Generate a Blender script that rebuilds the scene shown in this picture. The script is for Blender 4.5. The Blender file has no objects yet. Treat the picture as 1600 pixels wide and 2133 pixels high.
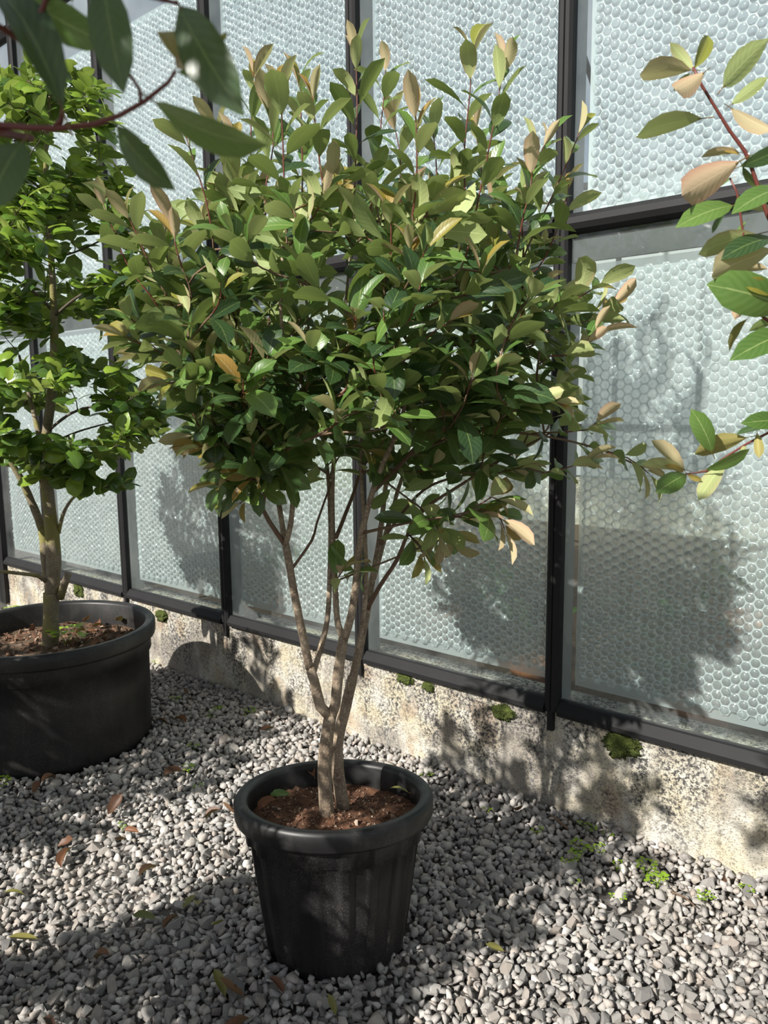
import bpy, bmesh, math, random
import numpy as np
from mathutils import Vector, Matrix, noise

RNG = random.Random(7)
NR = np.random.default_rng(11)
SC = bpy.context.scene
COL = SC.collection

# ------------------------------------------------------------------ camera
# pinhole read off the photograph's vanishing points (image taken as 1600 x 2133)
FPX = 1600.0
CAM_H = 1.5
_zc = np.array([-115.0, 11234.0, -1600.0]); _zc /= np.linalg.norm(_zc)     # world up in (right, up, forward)
_fw = np.array([0, 0, 1.0]); _yc = _fw - (_fw @ _zc) * _zc; _yc /= np.linalg.norm(_yc)
_xc = np.array([_yc[1] * _zc[2] - _yc[2] * _zc[1], _yc[2] * _zc[0] - _yc[0] * _zc[2], _yc[0] * _zc[1] - _yc[1] * _zc[0]])
if _xc[0] < 0: _xc = -_xc
CAMR = np.array([_xc, _yc, _zc])                                           # cam(right,up,fwd) -> world
CAMP = np.array([0, 0, CAM_H])
cam = bpy.data.cameras.new('camera')
cam.sensor_fit = 'HORIZONTAL'; cam.sensor_width = 36.0; cam.lens = 36.0 * FPX / 1600.0
cam.clip_start = 0.05; cam.clip_end = 200
cam.dof.use_dof = True; cam.dof.focus_distance = 2.25; cam.dof.aperture_fstop = 9.0
co = bpy.data.objects.new('camera', cam); COL.objects.link(co)
_m = Matrix.Identity(4)
for i in range(3):
    _m[i][0] = CAMR[i][0]; _m[i][1] = CAMR[i][1]; _m[i][2] = -CAMR[i][2]; _m[i][3] = CAMP[i]
co.matrix_world = _m
SC.camera = co

# ------------------------------------------------------------------ world, sun, exposure
SUN_AZ = np.array([0.732, 0.681]); SUN_AZ /= np.linalg.norm(SUN_AZ)        # direction the light travels, on the ground
SUN_EL = math.radians(36.5)
SC.view_settings.view_transform = 'Standard'; SC.view_settings.look = 'None'
SC.view_settings.gamma = 1.0; SC.view_settings.use_curve_mapping = False
SC.view_settings.exposure = 0.2
w = bpy.data.worlds.new('sky'); SC.world = w; w.use_nodes = True
nt = w.node_tree; nt.nodes.clear()
out = nt.nodes.new('ShaderNodeOutputWorld'); bg = nt.nodes.new('ShaderNodeBackground')
sky = nt.nodes.new('ShaderNodeTexSky'); sky.sky_type = 'NISHITA'; sky.sun_disc = False
sky.sun_elevation = SUN_EL; sky.sun_rotation = math.atan2(-SUN_AZ[0], -SUN_AZ[1])
hs = nt.nodes.new('ShaderNodeHueSaturation'); hs.inputs['Saturation'].default_value = 0.6
tc = nt.nodes.new('ShaderNodeTexCoord'); cn = nt.nodes.new('ShaderNodeTexNoise')
cn.inputs['Scale'].default_value = 2.6; cn.inputs['Detail'].default_value = 6
cr = nt.nodes.new('ShaderNodeValToRGB'); cr.color_ramp.elements[0].position = 0.47; cr.color_ramp.elements[1].position = 0.66
cm = nt.nodes.new('ShaderNodeMix'); cm.data_type = 'RGBA'
nt.links.new(tc.outputs['Generated'], cn.inputs['Vector']); nt.links.new(cn.outputs['Fac'], cr.inputs['Fac'])
nt.links.new(sky.outputs[0], hs.inputs['Color']); nt.links.new(hs.outputs[0], cm.inputs[6])
cm.inputs[7].default_value = (7.5, 7.7, 8.0, 1); nt.links.new(cr.outputs[0], cm.inputs[0])
nt.links.new(cm.outputs[2], bg.inputs['Color']); nt.links.new(bg.outputs[0], out.inputs[0])
bg.inputs['Strength'].default_value = 0.075
sl = bpy.data.lights.new('sun', 'SUN'); sl.energy = 6.3; sl.angle = math.radians(0.53); sl.color = (1.0, 0.955, 0.88)
so = bpy.data.objects.new('sun', sl); COL.objects.link(so)
_dir = Vector((SUN_AZ[0] * math.cos(SUN_EL), SUN_AZ[1] * math.cos(SUN_EL), -math.sin(SUN_EL)))
so.rotation_euler = _dir.to_track_quat('-Z', 'Y').to_euler(); so.location = (-3, -3, 6)
SC.cycles.transparent_max_bounces = 16
SC.cycles.max_bounces = 6

# ------------------------------------------------------------------ pixel -> place
def ray(x, y):
    return CAMR @ np.array([(x - 800) / FPX, -(y - 1066.5) / FPX, 1.0])
def ground(x, y, z=0.0):
    r = ray(x, y); return CAMP + r * ((z - CAM_H) / r[2])
def at(x, y, Y):
    r = ray(x, y); return CAMP + r * (Y / r[1])
def proj(p):
    c = CAMR.T @ (np.asarray(p) - CAMP); return 800 + FPX * c[0] / c[2], 1066.5 - FPX * c[1] / c[2], c[2]
WA = ground(1600, 1858); _b = ground(310, 1388)                             # foot of the greenhouse wall
WD = (_b - WA) / np.linalg.norm(_b - WA); WN = np.array([-WD[1], WD[0], 0]); WN *= np.sign(WN @ WA)
WDIST = float(WN @ WA)
WROT = math.atan2(-WD[1], -WD[0])
def wall_hit(x, y):
    r = ray(x, y); p = CAMP + r * ((WDIST) / (WN @ r)); return float((p - WA) @ WD), float(p[2])
def wp(s, o, z):
    """wall coordinates -> world: s leftwards along the wall, o out of it towards the yard, z up"""
    return WA + WD * s - WN * o + np.array([0, 0, z])

# ------------------------------------------------------------------ materials
class Mat:
    def __init__(s, name):
        s.m = bpy.data.materials.new(name); s.m.use_nodes = True; s.t = s.m.node_tree; s.t.nodes.clear()
        s.out = s.t.nodes.new('ShaderNodeOutputMaterial')
    def n(s, kind, ins=None, **props):
        nd = s.t.nodes.new(kind)
        for k, v in props.items(): setattr(nd, k, v)
        for k, v in (ins or {}).items():
            if isinstance(v, bpy.types.NodeSocket): s.t.links.new(v, nd.inputs[k])
            else: nd.inputs[k].default_value = v
        return nd
    def math(s, op, a, b=0.0, clamp=False):
        return s.n('ShaderNodeMath', {0: a, 1: b}, operation=op, use_clamp=clamp).outputs[0]
    def mix(s, f, a, b, blend='MIX'):
        nd = s.n('ShaderNodeMix', {0: f, 6: a if isinstance(a, bpy.types.NodeSocket) else (*a, 1), 7: b if isinstance(b, bpy.types.NodeSocket) else (*b, 1)}, data_type='RGBA', blend_type=blend)
        return nd.outputs[2]
    def ramp(s, f, stops, interp='LINEAR'):
        nd = s.n('ShaderNodeValToRGB', {0: f}); cr = nd.color_ramp; cr.interpolation = interp
        while len(cr.elements) < len(stops): cr.elements.new(0.5)
        for e, (p, c) in zip(cr.elements, stops):
            e.position = p; e.color = (*c, 1) if hasattr(c, '__len__') else (c, c, c, 1)
        return nd.outputs[0]
    def noise(s, vec, scale, detail=4, rough=0.55):
        return s.n('ShaderNodeTexNoise', {'Vector': vec, 'Scale': scale, 'Detail': detail, 'Roughness': rough}).outputs['Fac']
    def obj(s): return s.n('ShaderNodeTexCoord').outputs['Object']
    def var(s):
        a = s.n('ShaderNodeObjectInfo').outputs['Random']; g = s.n('ShaderNodeNewGeometry')
        return s.math('FRACT', s.math('ADD', a, g.outputs['Random Per Island'])), g
    def bsdf(s, **ins):
        return s.n('ShaderNodeBsdfPrincipled', {k.replace('_', ' '): v for k, v in ins.items()})
    def bump(s, h, strength=0.3, dist=0.01):
        return s.n('ShaderNodeBump', {'Height': h, 'Strength': strength, 'Distance': dist}).outputs[0]
    def done(s, sh):
        s.t.links.new(sh.outputs[0] if hasattr(sh, 'outputs') else sh, s.out.inputs[0]); return s.m

def leaf_mat(name, top_a, top_b, bot_a, bot_b, rough=0.33, transl=0.22, rim=None):
    M = Mat(name); v, g = M.var()
    uv = M.n('ShaderNodeSeparateXYZ', {0: M.n('ShaderNodeUVMap').outputs[0]})
    d = M.math('ABSOLUTE', M.math('SUBTRACT', uv.outputs[0], 0.5))
    rib = M.math('LESS_THAN', d, 0.022)
    vein = M.math('SINE', M.math('MULTIPLY', M.math('SUBTRACT', uv.outputs[1], M.math('MULTIPLY', d, 0.5)), 55.0))
    v2 = M.math('FRACT', M.math('MULTIPLY', v, 7.31))
    top = M.mix(v, top_a, top_b); bot = M.mix(v2, bot_a, bot_b)
    top = M.mix(M.math('MULTIPLY', M.math('ADD', vein, 1.0), 0.035), top, bot)
    if rim:
        e = M.math('MULTIPLY', M.math('POWER', M.math('MULTIPLY', d, 2.0), 2.5), M.math('MULTIPLY', v2, 0.8))
        bot = M.mix(e, bot, rim)
    top = M.mix(M.math('MULTIPLY', rib, 0.6), top, bot_a); bot = M.mix(M.math('MULTIPLY', rib, 0.5), bot, tuple(min(1, c * 1.5) for c in bot_b))
    pet = M.math('LESS_THAN', uv.outputs[1], -0.005)
    col = M.mix(g.outputs['Backfacing'], top, bot); col = M.mix(pet, col, (0.22, 0.13, 0.04))
    ro = M.math('ADD', M.math('MULTIPLY', g.outputs['Backfacing'], 0.3), rough)
    bs = M.bsdf(Base_Color=col, Roughness=ro, Normal=M.bump(vein, 0.05, 0.0012)); bs.inputs['Specular IOR Level'].default_value = 0.5
    tr = M.n('ShaderNodeBsdfTranslucent', {'Color': M.mix(0.4, M.mix(v, bot_a, bot_b), (0.38, 0.52, 0.08))})
    mx = M.n('ShaderNodeMixShader', {0: transl, 1: bs.outputs[0], 2: tr.outputs[0]})
    return M.done(mx)

MT = {}
MT['leaf_old'] = leaf_mat('leaf_mature', (0.016, 0.044, 0.018), (0.034, 0.080, 0.026), (0.21, 0.29, 0.095), (0.33, 0.41, 0.15))
MT['leaf_mid'] = leaf_mat('leaf_new_green', (0.055, 0.130, 0.026), (0.11, 0.21, 0.04), (0.38, 0.47, 0.18), (0.50, 0.55, 0.25), rim=(0.52, 0.36, 0.24))
MT['leaf_new'] = leaf_mat('leaf_young_bronze', (0.22, 0.24, 0.03), (0.34, 0.20, 0.04), (0.52, 0.49, 0.26), (0.58, 0.43, 0.29), rough=0.4, transl=0.28, rim=(0.52, 0.22, 0.17))
MT['cam_old'] = leaf_mat('camellia_leaf', (0.035, 0.085, 0.016), (0.10, 0.19, 0.03), (0.17, 0.25, 0.06), (0.24, 0.31, 0.08), rough=0.28, transl=0.2)
MT['cam_new_lit'] = leaf_mat('camellia_leaf_light', (0.13, 0.25, 0.025), (0.26, 0.38, 0.045), (0.27, 0.38, 0.08), (0.36, 0.44, 0.10), rough=0.3, transl=0.3)
MT['weed'] = leaf_mat('weed_leaf', (0.20, 0.38, 0.02), (0.34, 0.52, 0.04), (0.26, 0.40, 0.05), (0.36, 0.48, 0.06), rough=0.5, transl=0.3)
MT['dead'] = leaf_mat('dead_leaf', (0.07, 0.03, 0.016), (0.21, 0.085, 0.04), (0.12, 0.06, 0.03), (0.27, 0.15, 0.08), rough=0.55, transl=0.08)
MT['fading'] = leaf_mat('fading_leaf', (0.10, 0.12, 0.03), (0.25, 0.22, 0.06), (0.25, 0.24, 0.09), (0.34, 0.3, 0.1), rough=0.5, transl=0.1)

def bark(name, a, b, moss=None):
    M = Mat(name); P = M.obj(); n1 = M.noise(P, 22, 5); n2 = M.noise(P, 160, 3)
    c = M.mix(M.ramp(n1, [(0.35, 0.0), (0.7, 1.0)]), a, b)
    c = M.mix(M.math('MULTIPLY', M.ramp(n2, [(0.5, 0.0), (0.62, 1.0)]), 0.45), c, tuple(min(1, x * 1.7) for x in b))
    if moss: c = M.mix(M.ramp(M.noise(P, 9, 4), [(0.46, 0.0), (0.58, 1.0)]), c, moss)
    return M.done(M.bsdf(Base_Color=c, Roughness=0.75, Normal=M.bump(n2, 0.5, 0.004)))
MT['bark'] = bark('bark_grey_brown', (0.18, 0.13, 0.09), (0.36, 0.29, 0.21))
MT['cam_bark'] = bark('bark_mossy', (0.15, 0.12, 0.085), (0.24, 0.2, 0.14), (0.22, 0.2, 0.06))
M = Mat('twig_brown'); MT['twig'] = M.done(M.bsdf(Base_Color=M.mix(M.noise(M.obj(), 30), (0.11, 0.065, 0.04), (0.22, 0.14, 0.09)), Roughness=0.6))
M = Mat('shoot_red'); MT['red'] = M.done(M.bsdf(Base_Color=M.mix(M.noise(M.obj(), 20), (0.125, 0.022, 0.023), (0.17, 0.055, 0.035)), Roughness=0.4))
M = Mat('twig_dark'); MT['cam_twig'] = M.done(M.bsdf(Base_Color=(0.09, 0.07, 0.05, 1), Roughness=0.7))

M = Mat('black_plastic'); P = M.obj()
n1 = M.noise(P, 6, 5); n2 = M.noise(P, 420, 2, 0.7)
dust = M.math('MULTIPLY', M.ramp(n2, [(0.56, 0.0), (0.68, 1.0)]), M.ramp(n1, [(0.4, 0.0), (0.68, 1.0)]))
sp = M.n('ShaderNodeSeparateXYZ', {0: P})
stk = M.noise(M.n('ShaderNodeCombineXYZ', {0: M.math('MULTIPLY', sp.outputs[0], 22.0), 1: M.math('MULTIPLY', sp.outputs[1], 22.0), 2: M.math('MULTIPLY', sp.outputs[2], 3.0)}).outputs[0], 1.0, 4)
c = M.mix(M.ramp(n1, [(0.3, 0.0), (0.8, 1.0)]), (0.006, 0.0063, 0.007), (0.017, 0.017, 0.018))
c = M.mix(M.math('MULTIPLY', M.ramp(stk, [(0.52, 0.0), (0.75, 1.0)]), 0.25), c, (0.06, 0.057, 0.053))
c = M.mix(M.math('MULTIPLY', dust, 0.6), c, (0.24, 0.215, 0.18))
MT['pot'] = M.done(M.bsdf(Base_Color=c, Roughness=M.math('ADD', M.math('MULTIPLY', n1, 0.25), 0.34), Normal=M.bump(n2, 0.06, 0.001)))

def soil_mat(name, a, b, speck):
    M = Mat(name); P = M.obj(); n1 = M.noise(P, 28, 6, 0.7); n2 = M.noise(P, 170, 2)
    c = M.mix(M.ramp(n1, [(0.3, 0.0), (0.72, 1.0)]), a, b)
    c = M.mix(M.ramp(n2, [(0.66, 0.0), (0.7, 1.0)]), c, speck)
    return M.done(M.bsdf(Base_Color=c, Roughness=0.9, Normal=M.bump(n1, 0.8, 0.02)))
MT['soil'] = soil_mat('potting_soil', (0.055, 0.022, 0.011), (0.17, 0.075, 0.036), (0.4, 0.3, 0.22))
MT['soil_dark'] = soil_mat('old_soil', (0.06, 0.04, 0.024), (0.15, 0.095, 0.055), (0.24, 0.18, 0.12))
M = Mat('bark_chip'); v, g = M.var(); MT['chip'] = M.done(M.bsdf(Base_Color=M.ramp(v, [(0, (0.07, 0.035, 0.02)), (0.6, (0.2, 0.1, 0.06)), (0.85, (0.3, 0.2, 0.13)), (1, (0.5, 0.4, 0.32))]), Roughness=0.85))

M = Mat('gravel_stone'); v, g = M.var(); P = M.obj()
base = M.ramp(v, [(0.0, (0.17, 0.165, 0.16)), (0.3, (0.30, 0.29, 0.28)), (0.6, (0.41, 0.39, 0.365)), (0.8, (0.37, 0.32, 0.28)), (0.92, (0.50, 0.475, 0.455)), (1.0, (0.62, 0.60, 0.57))])
n1 = M.noise(P, 120, 4, 0.6); n2 = M.noise(P, 1.6, 3)
c = M.mix(M.ramp(n1, [(0.42, 0.0), (0.62, 0.55)]), base, M.mix(0.5, base, (0.56, 0.53, 0.50)))
c = M.mix(M.ramp(n2, [(0.5, 0.0), (0.75, 0.35)]), c, (0.34, 0.29, 0.24))
MT['stone'] = M.done(M.bsdf(Base_Color=c, Roughness=0.85, Normal=M.bump(n1, 0.6, 0.004)))
M = Mat('grit_ground'); P = M.obj(); n1 = M.noise(P, 60, 6, 0.7)
vo = M.n('ShaderNodeTexVoronoi', {'Vector': P, 'Scale': 38.0})
c = M.mix(M.ramp(n1, [(0.3, 0.0), (0.7, 1.0)]), (0.06, 0.05, 0.04), (0.19, 0.165, 0.14)); c = M.mix(0.45, c, M.ramp(vo.outputs['Distance'], [(0.0, 0.36), (0.6, 0.10)]))
MT['ground'] = M.done(M.bsdf(Base_Color=c, Roughness=0.95, Normal=M.bump(n1, 0.7, 0.02)))

M = Mat('weathered_concrete'); P = M.obj(); sp = M.n('ShaderNodeSeparateXYZ', {0: P})
str_ = M.n('ShaderNodeCombineXYZ', {0: M.math('MULTIPLY', sp.outputs[0], 9.0), 1: sp.outputs[1], 2: M.math('MULTIPLY', sp.outputs[2], 2.2)}).outputs[0]
drip = M.noise(str_, 1.0, 5, 0.6); patch = M.noise(P, 3.1, 5, 0.6); sand = M.noise(P, 150, 3, 0.6); grit = M.noise(P, 70, 5, 0.75)
c = M.mix(M.ramp(M.noise(P, 8, 4), [(0.38, 0.0), (0.62, 1.0)]), (0.64, 0.57, 0.42), (0.70, 0.67, 0.60))
c = M.mix(M.ramp(patch, [(0.47, 0.0), (0.58, 0.85)]), c, (0.31, 0.28, 0.245))
c = M.mix(M.ramp(M.noise(P, 5.3, 4), [(0.56, 0.0), (0.66, 0.6)]), c, (0.42, 0.30, 0.2))
al = M.math('MULTIPLY', M.ramp(grit, [(0.47, 0.0), (0.55, 1.0)]), M.ramp(M.math('ADD', drip, M.math('MULTIPLY', sp.outputs[2], 0.42)), [(0.47, 0.0), (0.66, 1.0)]))
c = M.mix(M.math('MULTIPLY', al, 0.92), c, (0.022, 0.024, 0.03))
c = M.mix(M.math('MULTIPLY', M.ramp(sand, [(0.55, 0.0), (0.63, 1.0)]), 0.65), c, (0.10, 0.095, 0.09))
c = M.mix(M.math('MULTIPLY', M.ramp(M.math('SUBTRACT', drip, M.math('MULTIPLY', sp.outputs[2], 0.9)), [(0.46, 0.0), (0.6, 0.7)]), 0.5), c, (0.45, 0.44, 0.42))
MT['plinth'] = M.done(M.bsdf(Base_Color=c, Roughness=0.92, Normal=M.bump(M.math('ADD', grit, M.math('MULTIPLY', sand, 0.7)), 0.9, 0.008)))
M = Mat('pale_concrete'); P = M.obj(); MT['slab'] = M.done(M.bsdf(Base_Color=M.mix(M.noise(P, 14, 6), (0.36, 0.31, 0.24), (0.55, 0.48, 0.38)), Roughness=0.9, Normal=M.bump(M.noise(P, 90, 3), 0.4, 0.004)))
M = Mat('black_rubber'); P = M.obj(); MT['rubber'] = M.done(M.bsdf(Base_Color=M.mix(M.noise(P, 9, 4), (0.007, 0.007, 0.008), (0.016, 0.016, 0.017)), Roughness=0.62, **{'Specular_IOR_Level': 0.28}))
M = Mat('galvanised'); P = M.obj(); MT['alu'] = M.done(M.bsdf(Base_Color=M.mix(M.noise(P, 18, 5), (0.26, 0.28, 0.29), (0.42, 0.44, 0.45)), Roughness=0.5, Metallic=0.55))
M = Mat('grey_strip'); P = M.obj(); MT['strip'] = M.done(M.bsdf(Base_Color=M.mix(M.noise(P, 26, 5), (0.025, 0.03, 0.032), (0.06, 0.067, 0.07)), Roughness=0.5, Metallic=0.3))
M = Mat('white_paint'); MT['white'] = M.done(M.bsdf(Base_Color=(0.72, 0.73, 0.74, 1), Roughness=0.5))
M = Mat('terracotta'); P = M.obj(); MT['terra'] = M.done(M.bsdf(Base_Color=M.mix(M.noise(P, 20), (0.42, 0.15, 0.06), (0.55, 0.25, 0.12)), Roughness=0.8))
M = Mat('moss'); P = M.obj(); MT['moss'] = M.done(M.bsdf(Base_Color=M.mix(M.noise(P, 60, 4), (0.018, 0.028, 0.006), (0.13, 0.17, 0.025)), Roughness=0.95, Normal=M.bump(M.noise(P, 220, 2), 1.0, 0.01)))

# glass pane: clear, a little dusty, mirror-like at grazing angles
M = Mat('pane_glass'); P = M.obj(); lw = M.n('ShaderNodeLayerWeight', {'Blend': 0.5})
dirt = M.ramp(M.noise(P, 3.0, 6, 0.65), [(0.35, 0.02), (0.75, 0.10)])
tr = M.n('ShaderNodeBsdfTransparent', {'Color': (0.93, 0.97, 0.96, 1)}); gl = M.n('ShaderNodeBsdfGlossy', {'Color': (1, 1, 1, 1), 'Roughness': 0.03})
df = M.n('ShaderNodeBsdfDiffuse', {'Color': (0.55, 0.57, 0.57, 1)})
m1 = M.n('ShaderNodeMixShader', {0: M.math('ADD', M.math('MULTIPLY', M.math('POWER', lw.outputs['Facing'], 5.0), 0.5), 0.02), 1: tr.outputs[0], 2: gl.outputs[0]})
MT['glass'] = M.done(M.n('ShaderNodeMixShader', {0: dirt, 1: m1.outputs[0], 2: df.outputs[0]}))
def film(name, clear, blur, milk, gloss, rough, refl=0.72):
    """thin plastic film: some light passes straight, some is blurred, some is scattered by the milky plastic"""
    M = Mat(name); tot = clear + blur + milk + gloss
    tr = M.n('ShaderNodeBsdfTransparent', {'Color': (0.95, 0.97, 0.97, 1)}); rf = M.n('ShaderNodeBsdfRefraction', {'Color': (0.9, 0.93, 0.94, 1), 'Roughness': 0.55, 'IOR': 1.12})
    d1 = M.n('ShaderNodeBsdfDiffuse', {'Color': (0.84, 0.89, 0.92, 1)}); d2 = M.n('ShaderNodeBsdfTranslucent', {'Color': (0.84, 0.89, 0.92, 1)})
    dd = M.n('ShaderNodeMixShader', {0: refl, 1: d2.outputs[0], 2: d1.outputs[0]})
    gg = M.n('ShaderNodeBsdfGlossy', {'Color': (1, 1, 1, 1), 'Roughness': rough})
    a = M.n('ShaderNodeMixShader', {0: milk / (milk + gloss), 1: gg.outputs[0], 2: dd.outputs[0]})
    b = M.n('ShaderNodeMixShader', {0: clear / (clear + blur), 1: rf.outputs[0], 2: tr.outputs[0]})
    return M.done(M.n('ShaderNodeMixShader', {0: (milk + gloss) / tot, 1: b.outputs[0], 2: a.outputs[0]}))
MT['film_web'] = film('bubble_film_web', 0.14, 0.17, 0.60, 0.10, 0.16)
MT['film_dome'] = film('bubble_film_dome', 0.28, 0.33, 0.24, 0.15, 0.065)
MT['film_plain'] = film('plain_film', 0.25, 0.35, 0.36, 0.04, 0.2)

# ------------------------------------------------------------------ mesh helpers
def link(name, me, parent=None):
    o = bpy.data.objects.new(name, me); COL.objects.link(o)
    if parent is not None: o.parent = parent
    return o
def mesh(name, V, F, mats, smooth=False, fm=None, uv=None):
    me = bpy.data.meshes.new(name)
    V = np.asarray(V, dtype=np.float32)
    me.from_pydata(V.tolist(), [], F if isinstance(F, list) else F.tolist())
    for m in (mats if isinstance(mats, (list, tuple)) else [mats]): me.materials.append(m)
    if fm is not None: me.polygons.foreach_set('material_index', np.asarray(fm, dtype=np.int32))
    if smooth: me.polygons.foreach_set('use_smooth', np.ones(len(me.polygons), dtype=bool))
    if uv is not None:
        l = me.uv_layers.new(name='UVMap'); idx = np.zeros(len(me.loops), dtype=np.int32); me.loops.foreach_get('vertex_index', idx)
        l.data.foreach_set('uv', np.asarray(uv, dtype=np.float32)[idx].ravel())
    me.update(); return me
def tag(o, label=None, cat=None, group=None, kind=None):
    if label: o['label'] = label
    if cat: o['category'] = cat
    if group: o['group'] = group
    if kind: o['kind'] = kind
    return o
def empty(name, loc=(0, 0, 0), rz=0.0):
    o = bpy.data.objects.new(name, None); COL.objects.link(o); o.location = [float(v) for v in loc]; o.rotation_euler = (0, 0, rz); o.empty_display_size = 0.1
    return o
def box_vf(x0, x1, y0, y1, z0, z1):
    V = [(x, y, z) for x in (x0, x1) for y in (y0, y1) for z in (z0, z1)]
    F = [(0, 1, 3, 2), (4, 6, 7, 5), (0, 4, 5, 1), (2, 3, 7, 6), (0, 2, 6, 4), (1, 5, 7, 3)]
    return V, F
class MB:
    def __init__(s): s.V = []; s.F = []
    def add(s, V, F):
        k = len(s.V); s.V += [tuple(map(float, v)) for v in V]; s.F += [tuple(i + k for i in f) for f in F]; return s
    def box(s, *a): return s.add(*box_vf(*a))
    def prism(s, prof, axis, a, b):
        """closed profile swept along an axis ('x': prof=(y,z); 'z': prof=(x,y))"""
        n = len(prof)
        mk = (lambda t, p: (t, p[0], p[1])) if axis == 'x' else (lambda t, p: (p[0], p[1], t))
        V = [mk(a, p) for p in prof] + [mk(b, p) for p in prof]
        F = [(i, (i + 1) % n, n + (i + 1) % n, n + i) for i in range(n)] + [tuple(range(n))[::-1], tuple(range(n, 2 * n))]
        return s.add(V, F)
    def build(s, name, mat, parent=None, smooth=False):
        me = mesh(name, s.V, s.F, mat, smooth)
        bm = bmesh.new(); bm.from_mesh(me); bmesh.ops.recalc_face_normals(bm, faces=bm.faces); bm.to_mesh(me); bm.free()
        return link(name, me, parent)
def smooth_path(P, R, step):
    """Catmull-Rom resampling of a polyline with radii"""
    P = np.asarray(P, float); R = np.asarray(R, float); o = []; r = []
    for i in range(len(P) - 1):
        p0, p1, p2, p3 = P[max(i - 1, 0)], P[i], P[i + 1], P[min(i + 2, len(P) - 1)]
        n = max(1, int(np.linalg.norm(p2 - p1) / step))
        for k in range(n):
            t = k / n
            o.append(0.5 * ((2 * p1) + (-p0 + p2) * t + (2 * p0 - 5 * p1 + 4 * p2 - p3) * t * t + (-p0 + 3 * p1 - 3 * p2 + p3) * t ** 3)); r.append(R[i] + (R[i + 1] - R[i]) * t)
    o.append(P[-1]); r.append(R[-1])
    return np.array(o), np.array(r)
def tube_vf(P, R, seg=7, knob=0.0, rnd=None):
    P = np.asarray(P, float); n = len(P); V = []; F = []
    T = np.gradient(P, axis=0); T /= np.linalg.norm(T, axis=1)[:, None] + 1e-9
    a = np.array([1.0, 0.2, 0.1]); u = a - (a @ T[0]) * T[0]; u /= np.linalg.norm(u)
    for i in range(n):
        u = u - (u @ T[i]) * T[i]; u /= np.linalg.norm(u) + 1e-9; v = np.cross(T[i], u)
        r = R[i] * (1 + (knob * (rnd.random() - 0.5) if rnd else 0))
        for k in range(seg):
            an = 2 * math.pi * k / seg; V.append(P[i] + r * (math.cos(an) * u + math.sin(an) * v))
    for i in range(n - 1):
        for k in range(seg):
            F.append((i * seg + k, i * seg + (k + 1) % seg, (i + 1) * seg + (k + 1) % seg, (i + 1) * seg + k))
    F.append(tuple(range(seg))[::-1]); F.append(tuple((n - 1) * seg + k for k in range(seg)))
    return V, F

# ------------------------------------------------------------------ leaves
def leaf_geo(wid, peak, fold, arch, curl, tipsharp, pet=0.16, stations=6, wob=0.0, seed=0):
    """unit leaf: base at the origin, blade along +Y, upper face +Z; returns V, F, uv"""
    rr = random.Random(seed); ts = np.linspace(0, 1, stations); V = []; UV = []; F = []
    cy = cz = 0.0; ang = 0.0; cl = []
    for i, t in enumerate(ts):
        if i:
            ang = -arch * (t ** 1.3); ds = ts[i] - ts[i - 1]; cy += ds * math.cos(ang); cz += ds * math.sin(ang)
        cl.append((cy, cz, ang))
    for i, t in enumerate(ts):
        a = peak / (1 - peak)
        w = (t ** a * (1 - t) ** 1.0) / (peak ** a * (1 - peak)) if 0 < t < 1 else 0.0
        w = wid * 0.5 * (max(w, 0) ** tipsharp); w = max(w, 0.004)
        cy, cz, an = cl[i]; jit = wob * (rr.random() - 0.5)
        for u in (-1, -0.5, 0, 0.5, 1):
            h = fold * abs(u) * w - curl * (abs(u) ** 2.5) * w + jit * u * w
            V.append((u * w * math.cos(fold * 0.5), cy - h * math.sin(an), cz + h * math.cos(an))); UV.append((0.5 + 0.5 * u, t))
    for i in range(stations - 1):
        for k in range(4):
            F.append((i * 5 + k, i * 5 + k + 1, (i + 1) * 5 + k + 1, (i + 1) * 5 + k))
    k = len(V); pr = 0.010
    for (yy, zz, r) in ((-pet, 0.02, pr * 0.9), (0.06, -0.004, pr * 0.7)):
        V += [(-r, yy, zz), (r, yy, zz), (0, yy, zz - 1.6 * r)]; UV += [(0.5, -0.1)] * 3
    F += [(k, k + 1, k + 4, k + 3), (k + 1, k + 2, k + 5, k + 4), (k + 2, k, k + 3, k + 5)]
    return np.array(V), F, np.array(UV)
def leaf_set(matname, specs, prefix):
    out_ = []
    for i, sp_ in enumerate(specs):
        V, F, UV = leaf_geo(seed=i + 3, **sp_); out_.append((V, F, UV, mesh('leaf', V, F, MT[matname], True, uv=UV), MT[matname]))
    return out_
PH = [dict(wid=0.42, peak=0.58, fold=0.38, arch=0.55, curl=0.15, tipsharp=0.62),
      dict(wid=0.46, peak=0.56, fold=0.40, arch=0.9, curl=0.25, tipsharp=0.60, wob=0.3),
      dict(wid=0.40, peak=0.60, fold=0.55, arch=0.3, curl=0.1, tipsharp=0.65),
      dict(wid=0.45, peak=0.57, fold=0.30, arch=0.7, curl=0.35, tipsharp=0.6, wob=0.2),
      dict(wid=0.34, peak=0.54, fold=0.35, arch=0.6, curl=0.2, tipsharp=0.72), dict(wid=0.30, peak=0.52, fold=0.6, arch=0.9, curl=0.15, tipsharp=0.75)]
PN = [dict(wid=0.38, peak=0.56, fold=0.6, arch=0.35, curl=0.1, tipsharp=0.65), dict(wid=0.42, peak=0.58, fold=0.45, arch=0.6, curl=0.1, tipsharp=0.62), dict(wid=0.36, peak=0.58, fold=0.8, arch=0.2, curl=0.05, tipsharp=0.65)]
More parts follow.
